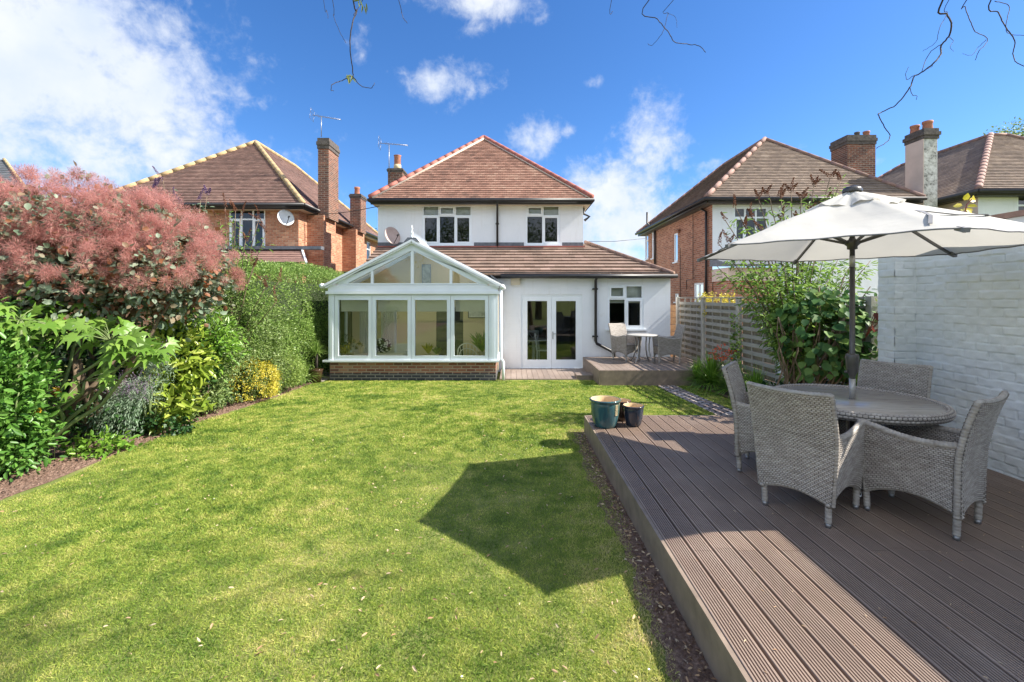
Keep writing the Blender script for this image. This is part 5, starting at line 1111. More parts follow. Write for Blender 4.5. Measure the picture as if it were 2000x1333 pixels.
m = MB(); z0 = PZ(731, tgy); z1 = PZ(692, tgy); m.lathe([(.022,z0-.02),(.03,z0),(.045,z0+.03),(.052,z1-.03),(.05,z1-.008),(.046,z1),(.022,z1+.004)], (tgx, tgy, 0), 20); m.tube([(tgx-.045, tgy, z0+.02), (tgx-.065, tgy, z0+.02)], .012, 8); obj('crank_housing', m, M['umb_metal'], U_, True)
m = MB(); z0 = PZ(765, tgy); m.tube([(tgx, tgy, ZD+.72), (tgx, tgy, PZ(740, tgy))], .025, 16); obj('lower_sleeve', m, M['umb_light'], U_, True)
m = MB(); z0 = ZRIM+.06; m.lathe([(.022,z0-.06),(.04,z0-.055),(.04,z0-.03),(.06,z0-.01),(.06,z0+.02),(.03,z0+.03),(.022,z0+.05)], (tgx, tgy, 0), 18); obj('runner', m, M['umb_metal'], U_, True)
m = MB(); m.lathe([(.075,ZTOP+.02),(.078,ZTOP+.04),(.065,ZTOP+.06),(.04,ZTOP+.072),(0,ZTOP+.076)], (tgx, tgy, 0), 20); obj('top_cap', m, M['umb_metal'], U_, True)
m = MB(); pts = [canopy(r_, th) + Vector((0,0,.012)) for r_, th in ((.93, 252), (.80, 256), (.66, 262), (.52, 272), (.50, 282), (.56, 300), (.62, 316), (.72, 326), (.80, 330))]
for a, b in zip(pts, pts[1:]): m.bar(a, b, .022, .004)
obj('tie_strap', m, M['strap'], cn)
B_ = thing('weighted_stand', 'dark round weighted stand holding the parasol pole under the table', 'stand', (tgx, tgy, ZD)); m = MB(); m.lathe([(0,0),(.24,0),(.25,.02),(.22,.05),(.05,.07),(.035,.09),(.035,.32),(.023,.32)], (0,0,0), 28); obj('base_weight', m, M['umb_metal'], B_, True, True)
# ================================================================== pots
def pot(label, px, py_base, r0, r1, h, mat, Y):
    x = PX(px, Y); T = thing('glazed_pot', label, 'plant pot', (x, Y, ZD)); pr = [(0, .0), (r0, 0), (r0*1.05, .01)]
    for t_ in np.linspace(.1, .86, 7): pr.append((r0 + (r1-r0)*math.sin(t_*math.pi/2)**.6, h*t_))
    pr += [(r1*.97, h*.9), (r1*1.06, h*.93), (r1*1.08, h*.97), (r1*1.05, h), (r1*.98, h)]; m = MB(); m.lathe(pr, (0,0,0), 40); obj('pot_body', m, M[mat], T, True, True)
    m = MB(); m.lathe([(r1*.979, h), (r1*.93, h*.97), (r1*.88, h*.5), (r1*.75, h*.22), (0, h*.2)], (0,0,0), 40); obj('pot_lining', m, M['terracotta_in'], T, True, True); return T
pt = pot('large blue green glazed pot with raised character panels on the deck corner', 1182, 835, .130, .187, .352, 'glaze_blue', 5.86)
m = MB()
for zc_ in (.27, .20):
    for i, (u0, u1, v0, v1) in enumerate(((-.02,-.016,-.03,.03),(.016,.02,-.03,.03),(-.016,.016,.026,.03),(-.016,.016,-.03,-.026),(-.01,.01,.012,.016),(-.012,-.002,-.004,0),(.003,.012,-.006,-.002),(-.002,.002,-.024,.012),(-.012,.010,-.018,-.014))):
        a = R(-52); rr = .130 + (.187-.130)*math.sin(zc_/.352*math.pi/2)**.6 + .002; t_ = Vector((-math.sin(a), math.cos(a), 0)); n_ = Vector((math.cos(a), math.sin(a), 0)); c_ = n_*rr + Vector((0,0,zc_))
        m.add([c_ + t_*u + Vector((0,0,v)) + n_*q for q in (-.01, .003) for v in (v0, v1) for u in (u0, u1)], [(0,1,3,2),(4,6,7,5),(0,4,5,1),(2,3,7,6),(0,2,6,4),(1,5,7,3)])
obj('relief_panel', m, M['pot_cream'], pt, local=True)
pot('small dark navy glazed pot with pale rim right of the large pot', 1237, 834, .078, .128, .265, 'glaze_navy', 5.88)
pot('brown glazed pot half hidden between the large and small pots', 1214, 828, .075, .12, .27, 'glaze_brown', 6.14)
# ================================================================== planting, left border
def plant(name, label, cat, loc, group=None): return thing(name, label, cat, loc, 0, group)
def A(*v): return np.array(v, dtype=float)
# smoke bush
S = plant('smoke_bush', 'big pink smoke bush with fluffy plumes filling the left border', 'shrub', (-5.7, 6.4, 0))
m = trunk_mb((-5.75, 6.2, 0), [(-6.7, 6.5, 2.3), (-6.0, 6.6, 2.6), (-5.1, 6.4, 2.3), (-4.6, 6.2, 1.9), (-5.6, 5.8, 2.2)], .055, .014); m = trunk_mb((-5.95, 6.25, 0), [(-7.2, 6.0, 2.0), (-5.4, 6.9, 2.6)], .045, .012, m); obj('trunk', m, M['bark'], S, True)
lobes = [((-7.3, 6.5, 2.60), (.95, .95, .80), 1.0), ((-6.3, 6.4, 2.85), (.85, .95, .68), 1.0), ((-5.4, 6.5, 2.70), (.85, .9, .62), 1.0), ((-4.85, 6.5, 2.25), (.76, .8, .62), .9), ((-5.6, 6.0, 2.15), (1.0, .7, .6), .7), ((-6.8, 5.8, 2.05), (.8, .6, .5), .6)]
pl = []
for c, r, q in lobes: pl.append(bushy(c, r, int(1900*q), .075, .72, int(90*q), .10, .45, T_OV, 0))
pl += [bushy((c[0], c[1]+.1, c[2]-.1), (r[0]*.8, r[1]*.8, r[2]*.8), 1500, .10, .72, 90, .10, .1, T_OV, 0) for c, r, q in lobes]
foliage('leaves', pl, M['lf_smoke'], S)
pp = []
for c, r, q in lobes:
    nP = int(95*q*(1.9 if c[2] > 2.4 else 1.5)); d = unit(nP*2); d = d[(d[:, 2] > -.35) & (d[:, 1] < .55)][:nP]; pc = A(*c) + d*A(*r)*rng.uniform(.88, 1.12, (len(d), 1)) + A(0, 0, .04)
    for p, dd in zip(pc, d):
        k = rng.integers(200, 330); rad = rng.uniform(.08, .15); u = unit(k) * rng.random((k, 1))**.5 * rad * A(1, 1, 1.15); base = p + dd*.03
        st = base + u*.55; ax = u + rng.normal(0, .05, (k, 3)); pp.append(leaves(st, ax, rng.uniform(.035, .075, k), .055, T_DIA, 2))
foliage('plumes', pp, M['plume'], S)
# dark understorey shrub
S = plant('evergreen_shrub', 'dark evergreen shrub in shade under the pink smoke bush', 'shrub', (-6.6, 6.3, 0))
foliage('leaves', [bushy((-6.8, 6.6, .9), (1.5, .9, 1.0), 5000, .10, .5, 150, .12, .3, T_OV), bushy((-5.6, 7.2, .9), (.9, .6, .9), 2500, .09, .5, 90, .12, .3, T_OV), bushy((-5.5, 6.1, .3), (.6, .4, .3), 1200, .07, .5, 60, .08, .3, T_OV)], M['lf_dark'], S)
obj('stem', trunk_mb((-6.6, 6.4, 0), [(-7.2, 6.4, 1.2), (-6.1, 6.7, 1.3)], .03, .01), M['bark_dark'], S, True)
# fatsia
def fatsia(label, base, heads, group=None):
    S = plant('fatsia', label, 'shrub', base); m = MB(); V = []
    for hp, nl, rr in heads:
        trunk_mb(base, [hp], .028, .014, m, .08); a = rng.uniform(0, 2*np.pi, nl); e = rng.uniform(-.3, .75, nl); d = np.stack([np.cos(a)*np.cos(e), np.sin(a)*np.cos(e), np.sin(e)], 1); pet = rng.uniform(.16, .32, nl); P0 = A(*hp) + d*pet[:, None]
        for p in P0: m.tube([hp, tuple((A(*hp)+p)/2 + A(0,0,.02)), tuple(p)], .0055, 5)
        ax = d*A(1, 1, .3) + A(.2, -.25, -.55); V.append(leaves(P0, ax, rr*rng.uniform(.5, 1.1, nl), 1, T_PALM, .9, up=np.tile(A(.35, -.6, .75), (nl, 1))))
    obj('stem', m, M['stem_g'], S, True); foliage('leaves', V, M['lf_fatsia'], S)
fatsia('large fatsia with glossy palmate leaves below the smoke bush', (-5.55, 5.3, 0), [(tuple(P(215, 665, 5.3)), 22, .22), (tuple(P(262, 692, 5.45)), 17, .22), (tuple(P(165, 640, 5.7)), 16, .20), (tuple(P(285, 705, 5.4)), 10, .20), (tuple(P(120, 620, 5.8)), 14, .2), (tuple(P(165, 745, 5.3)), 7, .18)])
fatsia('pale leaved fatsia at the far left beneath the smoke bush', (-5.7, 5.0, 0), [(tuple(P(40, 625, 5.1)), 20, .20), (tuple(P(-30, 660, 5.0)), 18, .20), (tuple(P(85, 660, 5.3)), 12, .18)])
T = plant('gnarled_shrub_trunk', 'forked bare brown trunk leaning left in the border', 'trunk', tuple(P(150, 800, 5.75))); m = MB()
for pts, r0 in (([P(122, 800, 5.75), P(140, 775, 5.75), P(150, 735, 5.8), P(145, 700, 5.9), P(165, 650, 6.0)], .055), ([P(122, 800, 5.75), P(165, 772, 5.7), P(200, 735, 5.8), P(225, 700, 5.9), P(260, 640, 6.1)], .045), ([P(165, 772, 5.7), P(200, 750, 5.6), P(255, 735, 5.6)], .018)):
    q = []; 
    for i in range(len(pts)-1):
        for t_ in (0, .5): q.append(pts[i].lerp(pts[i+1], t_) + Vector((0, 0, .012*math.sin(i*3+t_*5))))
    q.append(pts[-1]); q[0] = q[0] + Vector((0,0,-.35)); m.tube(q, [r0*(1-.6*i/(len(q)-1)) for i in range(len(q))], 8)
obj('branch', m, M['bark'], T, True)
# front-left glossy shrub
S = plant('glossy_shrub', 'bright glossy green shrub spilling in at the near left edge', 'shrub', (-5.4, 4.85, 0))
foliage('leaves', [bushy((-5.68, 4.9, .75), (.62, .5, .80), 5200, .095, .40, 240, .07, .35, T_OV, .15), bushy((-5.4, 4.85, .25), (.40, .35, .28), 1500, .08, .42, 90, .06, .3, T_OV), bushy((-6.1, 5.2, 1.2), (.6, .5, .6), 2000, .09, .4, 90, .08, .4, T_OV)], M['lf_glossy'], S)
obj('stem', trunk_mb((-5.4, 4.9, 0), [(-5.8, 4.9, 1.1), (-5.2, 4.8, .9), (-5.5, 5.0, 1.3)], .016, .006), M['stem_g'], S, True)
for (px, py, lab) in ((114, 765, 'open orange daisy flower on a stem in front of the bare trunk'), (75, 801, 'lower orange daisy flower among the glossy leaves')):
    p = P(px, py, 5.0 if py > 780 else 5.3); S = plant('daisy_flower', lab, 'flower', (p.x, p.y, 0)); m = MB(); m.tube([(p.x-.05, p.y, 0), (p.x-.03, p.y, p.z*.6), tuple(p)], .004, 5); obj('stem', m, M['stem_g'], S, True)
    a = np.linspace(0, 2*np.pi, 12, endpoint=False); d = np.stack([np.cos(a), -.45+0*a, np.sin(a)], 1); foliage('petals', [leaves(np.tile(A(*p)[None], (12, 1)), d, .075, .30, T_OV, .1)], M['fl_yel'], S)
# lavender-like drooping clump
S = plant('lavender', 'grey green drooping lavender clump with faded purple spikes', 'lavender', (-4.95, 6.1, 0)); V = []; Fl = []; m = MB()
for i in range(210):
    b = A(-4.98 + rng.uniform(-.25, .22), 6.3 + rng.uniform(-.2, .2), .55 + rng.uniform(-.1, .25)); g = rng.random(); tip = A(-5.22 + rng.uniform(-.14, .16), 5.75 + rng.uniform(-.1, .1), .10 + rng.uniform(0, .3)) if g < .42 else (A(-4.95 + rng.uniform(-.12, .12), 5.85 + rng.uniform(-.1, .1), .05 + rng.uniform(0, .3)) if g < .8 else A(-4.8 + rng.uniform(-.3, .25), 6.2, 1.0 + rng.uniform(-.2, .15)))
    ts = np.linspace(.05, 1, 22)[:, None]; Q = b*(1-ts) + tip*ts + A(0, 0, .22)*np.sin(np.pi*ts); d = np.gradient(Q, axis=0); V.append(leaves(Q, d + rng.normal(0, .015, d.shape), rng.uniform(.03, .055, 22), .17, T_DIA, 2))
    if rng.random() < .5:
        q0 = b*(.5) + tip*.5 + A(0, 0, .22); k = 16; e = q0 + A(rng.uniform(-.25, .2), -.08, rng.uniform(.05, .28)); ts = np.linspace(0, 1, k)[:, None]; Q = q0*(1-ts)+e*ts; Fl.append(leaves(Q, unit(k)*.6 + A(0,0,.4), .016, .6, T_DIA, 2))
    if i < 20: m.tube([(-5.05, 6.35, 0), tuple(b)], .006, 5)
foliage('leaves', V, M['lf_lav'], S); foliage('flowers', Fl, M['fl_lav'], S); obj('stem', m, M['stem_g'], S, True)
# spotted laurel
S = plant('spotted_laurel', 'yellow green spotted laurel right of the lavender', 'shrub', (-4.95, 6.75, 0)); foliage('leaves', [bushy((-5.05, 6.85, .95), (.42, .4, .62), 750, .17, .36, 70, .08, .3, T_OV, .2), bushy((-4.95, 6.6, .38), (.40, .3, .30), 340, .17, .36, 40, .06, .3, T_OV, .1)], M['lf_auc'], S)
obj('stem', trunk_mb((-5.0, 6.8, 0), [(-5.2, 6.8, 1.2), (-4.85, 6.7, 1.0), (-5.0, 6.9, 1.4)], .014, .006), M['stem_g'], S, True)
def shrub(name, label, c, r, n, size, mat, asp=.5, ncl=None, sp=.05, fill=.5, tm=T_DIA, stem=True, cat='shrub', extra=()):
    S = plant(name, label, cat, (c[0], c[1], gz(c[1]))); fs = [bushy(c, r, n, size, asp, ncl, sp, fill, tm)] + [bushy(*e) for e in extra]; foliage('leaves', fs, M[mat], S)
    if stem: obj('stem', trunk_mb((c[0], c[1], gz(c[1])), [(c[0]-r[0]*.4, c[1], c[2]+r[2]*.4), (c[0]+r[0]*.4, c[1]-.05, c[2]+r[2]*.3), (c[0], c[1]+r[1]*.3, c[2]+r[2]*.6)], .02, .006), M['bark'], S, True)
    return S
shrub('mixed_shrub', 'low olive variegated shrub between laurel and golden mound', (-5.18, 7.5, .32), (.46, .52, .42), 4200, .055, 'lf_mixed', .5, 160, .05, .5, T_OV)
shrub('low_evergreen', 'low dark leafy mound at the border edge beside the olive shrub', (-5.32, 8.1, .22), (.36, .35, .32), 1600, .06, 'lf_dark', .45, 80, .05, .5, T_OV)
shrub('ivy_mound', 'small dark ivy patch at the foot of the spotted laurel', (-4.85, 6.35, .08), (.42, .22, .16), 900, .05, 'lf_dark', .8, 60, .04, .4, T_OV)
shrub('low_border_plant', 'low red tinged leafy plant on the soil beside the lavender', (-5.05, 5.55, .08), (.35, .22, .14), 520, .07, 'lf_bright', .5, 50, .05, .3, T_OV)
shrub('golden_euonymus', 'rounded yellow and cream variegated golden shrub', (-5.02, 8.75, .27), (.52, .48, .44), 9000, .034, 'lf_gold', .55, 600, .03, .88)
shrub('rounded_shrub', 'light green rounded shrub behind the golden mound', (-5.0, 9.75, .32), (.52, .55, .54), 7500, .036, 'lf_light', .45, 350, .04, .75)
shrub('border_shrub', 'tall loose small leaved grey green shrub in mid border', (-5.50, 8.9, .95), (1.0, 1.5, 1.22), 30000, .042, 'lf_mixed', .45, 1100, .06, .7, extra=[((-5.35, 7.7, 1.0), (.75, .7, .95), 9000, .05, .45, 400, .06, .6)])
shrub('yellow_green_shrub', 'loose light green leafy shrub under the right end of the smoke bush', (-5.0, 7.4, 1.15), (.55, .4, .52), 1700, .085, 'lf_bright', .4, 120, .08, .4, T_OV)
# hedge: rounded box
Hd = plant('privet_hedge', 'tall clipped bright green hedge beside the conservatory', 'hedge', (-5.6, 11.5, -.15)); n = 62000; y = rng.uniform(8.6, 14.6, n); th = rng.uniform(-.25, np.pi+.1, n)
xc = -5.75 + .05*(y-9); hx_ = .85 + .06*np.sin(y*2.1); zt2 = 2.68 + .05*np.sin(y*1.7) - .25*np.clip(9.6-y, 0, 1)**2; ex = 3.2
cx_, sx_ = np.cos(th), np.sin(th); rr = (np.abs(cx_)**ex + np.abs(sx_)**ex)**(-1/ex); j = rng.uniform(.90, 1.03, n) + .03*np.sin(y*7+th*5)
X = xc + hx_*cx_*rr*j; Z = 1.1 + (zt2-1.1)*sx_*rr*j; low = th < 0.05; Z = np.where((rng.random(n) < .32), rng.uniform(-.1, 1.6, n), Z); X = np.where(Z < 1.4, xc + hx_*1.0*j + .05*np.sin(y*5+Z*4), X)
Pn = np.stack([X, y, Z], 1); dr = np.stack([cx_, rng.normal(0, .4, n), np.maximum(sx_, .2)], 1); V1 = leaves(Pn, dr + rng.normal(0, .6, (n, 3)), rng.uniform(.028, .055, n), .5, T_DIA, 1, up=dr)
n2_ = 6000; Pe = np.stack([rng.uniform(-6.5, -4.95, n2_), rng.normal(8.7, .06, n2_), rng.uniform(0, 2.3, n2_)], 1); V2 = leaves(Pe, np.tile(A(0, -1, .3), (n2_, 1)) + rng.normal(0, .6, (n2_, 3)), .045, .5, T_DIA)
foliage('leaves', [V1, V2], M['lf_hedge'], Hd)
m = MB(); m.box(-6.3, -5.15, 8.9, 14.4, -.1, 2.25); obj('inner_twigs', m, m_plain('hedge_inside', (.03,.045,.015), .95, .4, 25, 1, 30), Hd)
# spiky plant in a pot by the conservatory
def spiky(name, label, c, n, L, w, mat, up=.7, cat='plant', stemh=0.0, trees=M['lf_bright']):
    S = plant(name, label, cat, (c[0], c[1], c[2]-stemh)); m = MB(); a = rng.uniform(0, 2*np.pi, n); e = rng.uniform(.15, 1.45, n); V = []
    seg = 5; LL = L*rng.uniform(.6, 1.1, n); d = np.stack([np.cos(a)*np.cos(e), np.sin(a)*np.cos(e), np.sin(e)], 1); side = np.stack([-np.sin(a), np.cos(a), 0*a], 1); P0 = A(*c) + d*.02; quad = []; verts = []
    for s in range(seg+1):
        t_ = s/seg; q = P0 + d*(LL*t_)[:, None] + A(0,0,-1)*((LL*t_**2.2)*.45*np.cos(e))[:, None]; ww = w*(1-t_**1.5)*.5 + .0006; verts += [q - side*ww, q + side*ww]
    Vv = np.stack(verts, 1).reshape(-1, 3); k = 2*(seg+1); F_ = [(2*s, 2*s+1, 2*s+3, 2*s+2) for s in range(seg)]; Fc = (np.arange(n)[:, None, None]*k + np.array(F_)[None]).reshape(-1, 4)
    foliage('leaves', [(Vv, Fc)], M[mat], S)
    if stemh: m.tube([(c[0], c[1], c[2]-stemh), (c[0], c[1], c[2])], .035, 8); obj('stem', m, M['bark_dark'], S, True)
    return S
spiky('cordyline', 'small spiky cordyline in a dark pot left of the conservatory', (PX(618, 11.0), 11.0, .55), 130, .42, .018, 'lf_hedge', stemh=.35)
T = thing('dark_pot', 'dark pot holding the spiky cordyline beside the conservatory', 'plant pot', (PX(618, 11.0), 11.0, -.13)); m = MB(); m.lathe([(0,0),(.11,0),(.15,.28),(.16,.30),(.13,.30),(0,.28)], (0,0,0), 20); obj('pot_body', m, M['glaze_brown'], T, True, True)
spiky('strappy_plant', 'arching strappy green plant in shade beside the hedge', (PX(590, 10.6), 10.7, .0), 120, .55, .02, 'lf_hedge')
# buddleias
def buddleia(name, label, base, tips, mats, spike, leafn=26, ls=.11, spl=(.14, .26), lh=.35, r0=.022):
    S = plant(name, label, 'buddleia', base); m = MB(); LV = []; SV = []; b = A(*base)
    for tp in tips:
        tp = A(*tp); ts = np.linspace(0, 1, 14)[:, None]; bow = A((tp-b)[0]*.25, (tp-b)[1]*.2, 0); Q = b + (tp-b)*ts - bow*np.sin(np.pi*ts) + rng.normal(0, .012, (14, 3))*np.sin(np.pi*ts)
        m.tube([tuple(q) for q in Q], [r0*(1-.8*i/13)+.003 for i in range(14)], 6)
        k = leafn; t_ = rng.uniform(lh, .97, k); Pq = np.stack([np.interp(t_, ts[:, 0], Q[:, i]) for i in range(3)], 1); dr = rng.normal(0, 1, (k, 3))*A(1, 1, .35) + A(0, 0, -.05); dr /= np.linalg.norm(dr, axis=1, keepdims=True)
        off = rng.uniform(0, .16, (k, 1)); LV.append(leaves(Pq + dr*off, dr + A(0, 0, -.25), ls*rng.uniform(.6, 1.25, k), .26, T_OV, .8))
        if spike:
            for s in range(rng.integers(1, 4)):
                d = A(rng.normal(0, .45), rng.normal(0, .3), 1.0 if s == 0 else .6); d /= np.linalg.norm(d); L = rng.uniform(*spl)*(1 if s == 0 else .7); q = 170; u = rng.random((q, 1)); rad = (.020*(1-u*.75))*(1+.2*np.sin(u*40)); o = unit(q)*rad
                bend = A(rng.normal(0, .25), 0, 0)*u**2*L; SV.append(leaves(tp + d*L*u + o + bend + A(*(rng.normal(0, .01, 3))), o + d*.01, .017, .8, T_DIA, 2))
    obj('stem', m, M['bark'], S, True); foliage('leaves', LV, M[mats[0]], S)
    if SV: foliage('flower_spikes', SV, M[mats[1]], S)
    return S
tl = [tuple(P(px, py, Y)) for px, py, Y in ((318, 352, 8.2), (300, 368, 8.3), (352, 395, 8.3), (392, 392, 8.4), (405, 380, 8.2))]
buddleia('buddleia', 'wispy buddleia with purple spikes rising behind the smoke bush', (-5.9, 8.3, 0), tl, ('lf_lav', 'fl_budp'), True, 45, .10, (.18, .34), .6, .012)
tl = [tuple(P(px, py, Y)) for px, py, Y in ((440, 405, 8.6), (470, 425, 8.5), (455, 440, 8.4), (505, 430, 8.6), (520, 455, 8.5), (430, 435, 8.6), (480, 470, 8.5), (460, 410, 8.7), (495, 520, 8.3), (520, 560, 8.3), (545, 550, 8.4), (540, 590, 8.3))]
buddleia('buddleia', 'buddleia with brown dead flower spikes above the border shrubs', (-5.3, 8.6, 0), tl, ('lf_bud', 'fl_bud'), True, 46, .11, (.2, .36), .55, .014)
# ================================================================== planting, right border
tl = []
for px, py, Y in ((1416, 430, 6.9), (1436, 405, 7.0), (1455, 440, 7.0), (1480, 385, 7.2), (1502, 378, 7.2), (1525, 385, 7.2), (1545, 372, 7.3), (1565, 385, 7.3), (1590, 360, 7.4), (1622, 345, 7.4), (1643, 350, 7.3), (1470, 425, 7.0), (1490, 450, 6.9), (1530, 430, 7.2), (1560, 430, 7.0), (1425, 470, 6.8), (1405, 478, 6.8), (1610, 400, 7.3), (1580, 420, 7.1)): tl.append(tuple(P(px, py, Y)))
B1 = buddleia('buddleia', 'tall buddleia with rusty brown flower spikes right of the fence', (4.35, 7.0, 0), tl, ('lf_bud', 'fl_bud'), True, 95, .105, (.13, .24), .35, .016)
tl = [tuple(P(px, py, Y)) for px, py, Y in ((1400, 520, 6.8), (1440, 520, 6.7), (1470, 510, 6.7), (1500, 505, 6.8), (1530, 515, 6.8), (1560, 505, 6.9), (1590, 510, 6.9), (1520, 560, 6.6), (1610, 500, 7.1), (1640, 500, 7.2), (1670, 505, 7.2), (1700, 510, 7.2), (1490, 610, 6.5), (1550, 550, 6.6), (1580, 560, 6.7), (1620, 540, 6.9), (1660, 545, 7.0))]
buddleia('leafy_shrub', 'leafy pale green shrub with many stems behind the parasol pole', (4.25, 6.75, 0), tl, ('lf_bud', 'fl_bud'), False, 260, .105, (.1, .2), .42, .012)
S = plant('broad_leaved_shrub', 'dark broad leaved shrub with large rounded leaves beside the white wall', 'shrub', (4.6, 6.55, 0)); m = MB()
tips = [tuple(P(px, py, Y)) for px, py, Y in ((1520, 620, 6.4), (1560, 600, 6.4), (1600, 560, 6.5), (1650, 540, 6.6), (1700, 560, 6.5), (1730, 600, 6.3), (1740, 660, 6.2), (1560, 680, 6.2), (1600, 640, 6.2), (1650, 620, 6.2), (1690, 650, 6.1))]
for i in range(26):
    b = (4.05 + random.uniform(-.25, .35), 6.55 + random.uniform(-.15, .15), 0); tp = random.choice(tips); trunk_mb(b, [tp], .018, .006, m, .05)
obj('stem', m, M['bark'], S, True)
pts, d = shell_pts((4.66, 6.5, 1.45), (.86, .5, .66), 330, 3, .06, .45); keep = pts[:, 2] > .65; pts, d = pts[keep], d[keep]
fr_ = d*A(.7, 1, .3) + A(0, -.25, -.55); up_ = d*A(1, 1, .6) + A(-.1, -.5, .75)
V1 = leaves(pts, fr_ + rng.normal(0, .35, fr_.shape), .135*rng.uniform(.45, 1.35, len(pts)), .78, T_OV, .5, up=up_)
p2, d2 = shell_pts((5.0, 6.3, 1.05), (.35, .3, .45), 30, 3, .05, .5); V2 = leaves(p2, d2 + A(0, -.2, -.5), .18, .8, T_OV, .5, up=d2 + A(0, -.4, .7)); foliage('leaves', [V1, V2], M['lf_big'], S)
p3 = np.array([tuple(P(px + rng.uniform(-5, 5), py + rng.uniform(-5, 5), 5.7 + rng.uniform(-.1, .1))) for px, py in ((1722, 592), (1732, 600), (1745, 603), (1738, 620), (1715, 608), (1706, 612), (1735, 590), (1700, 640), (1725, 640), (1733, 618))]); foliage('red_leaves', [leaves(p3, rng.normal(0, 1, (10, 3)) + A(0, 0, -.2), .13, .7, T_OV, .6, up=np.tile(A(0, -.8, .5), (10, 1)))], M['lf_redl'], S)
m = MB()
for q in p3[:7]: m.tube([tuple(P(1690, 660, 6.0)), tuple((A(*P(1700, 630, 5.8)) + q)/2), tuple(q)], .004, 5)
obj('red_stem', m, M['stem_r'], S, True)
# dark tangle of twigs and leaves low down
shrub('shade_shrub', 'low dark leafy undergrowth at the base of the broad leaved shrub', (4.5, 6.75, .32), (.75, .25, .35), 1500, .09, 'lf_dark', .6, 100, .07, .3, T_OV)
shrub('low_green_plant', 'small bright leafy plant behind the left wicker armchair', (3.98, 6.75, .22), (.25, .2, .22), 420, .07, 'lf_bright', .6, 50, .05, .4, T_OV)
# crocosmia
S = spiky('crocosmia', 'arching green crocosmia clump with orange red flowers before the fence', (4.38, 10.0, .0), 420, .80, .026, 'lf_bright'); 
S2 = spiky('day_lily', 'arching strappy green clump along the sleeper edging', (4.55, 9.35, .0), 420, .70, .024, 'lf_bright'); S3 = spiky('day_lily', 'nearer strappy green clump beside the left wicker armchair', (4.66, 8.7, .0), 380, .66, .022, 'lf_bright'); spiky('day_lily', 'farthest strappy green clump beside the patio deck', (4.32, 10.6, .0), 300, .55, .022, 'lf_bright')
m = MB(); FV = []
for px, py in ((1400, 683), (1410, 676), (1418, 686), (1392, 690), (1404, 693), (1415, 695), (1428, 688), (1395, 700), (1420, 702), (1433, 690), (1408, 700)):
    p = A(*P(px, py, 9.7 + rng.uniform(-.2, .2))); m.tube([(4.5, 10.0, -.05), tuple((A(4.5, 10, .3)+p)/2 + A(0,0,.12)), tuple(p)], .004, 5); k = 22; t_ = rng.uniform(-.11, .11, (k, 1)); FV.append(leaves(p + A(1, 0, .25)*t_ + rng.normal(0, .01, (k, 3)), rng.normal(0, 1, (k, 3)) + A(0,0,.5), .045, .4, T_DIA, 2))
foliage('flowers', FV, M['fl_croc'], S); obj('flower_stem', m, M['stem_g'], S, True)
shrub('climbing_plant', 'yellow green climber peeping over the fence top', (5.25, 11.5, 1.72), (.35, .9, .30), 1200, .055, 'lf_gold', .6, 80, .05, .4, T_OV, False)
shrub('fence_ivy', 'ivy strand climbing the second concrete fence post', (4.80, 9.75, .95), (.07, .12, .60), 340, .055, 'lf_hedge', .8, 60, .03, .3, T_OV, False, 'ivy')
S = plant('climber_shoot', 'yellow green leafy shoot above the wall at the parasol edge', 'climber', (4.75, 5.0, 1.9)); m = MB(); m.tube([(4.7, 5.1, 2.5), tuple(P(1884, 418, 5.0)), tuple(P(1888, 400, 5.0)), tuple(P(1900, 388, 5.0))], .006, 5); obj('stem', m, M['stem_r'], S, True)
p3 = np.array([tuple(P(px, py, 5.0)) for px, py in ((1886, 412), (1889, 403), (1894, 394), (1898, 389), (1880, 402), (1893, 418), (1900, 412), (1884, 392))]); foliage('leaves', [leaves(p3, rng.normal(0, 1, (8, 3)) + A(0, 0, .2), .085, .7, T_OV, .6, up=np.tile(A(0, -.8, .5), (8, 1)))], M['lf_gold'], S)
# ================================================================== trees beyond
def tree(label, base, h, r, n, size, mat='lf_tree', group=None, lobes=9):
    S = plant('tree', label, 'tree', base, group); b = A(*base); m = MB(); tips = []; V = []
    for i in range(lobes):
        d = unit(1)[0]*A(1, 1, .7); c = b + A(0, 0, h - r*.95) + d*r*.62; tips.append(tuple(c)); V.append(bushy(tuple(c), (r*.5, r*.5, r*.42), n//lobes, size, .55, 60, r*.09, .35))
    m.tube([tuple(b), tuple(b + A(.05*h*.2, 0, h*.5))], [h*.03, h*.018], 8); trunk_mb(tuple(b + A(.01*h, 0, h*.48)), tips, h*.016, h*.004, m); obj('trunk', m, M['bark'], S, True); foliage('crown', V, M[mat], S, local=False)
tree('green tree glimpsed between the brick house and the white house', (PX(732, 34), 34, -.2), 7.4, 1.9, 5000, .22)
tree('tall tree crown entering at the upper right edge of the sky', (PX(2045, 26), 26, -.2), 13.2, 3.1, 9000, .16, 'lf_mixed')
for i, (x, y, h, r) in enumerate(((-12, -15, 11, 4.2), (-5, -18, 13, 5), (2.5, -17, 11.5, 4.4), (9.5, -18, 13.5, 5), (16, -14, 11, 4.2), (-17, -7, 9, 3.6))):
    tree(['broad tree behind the viewer at the garden end, far left', 'tall tree behind the viewer, left of centre', 'tree behind the viewer on the garden axis', 'tall tree behind the viewer, right of centre', 'tree behind the viewer at the far right', 'tree behind the viewer beside the left boundary'][i], (x, y, -.1), h, r, 3500, .3, 'lf_tree')
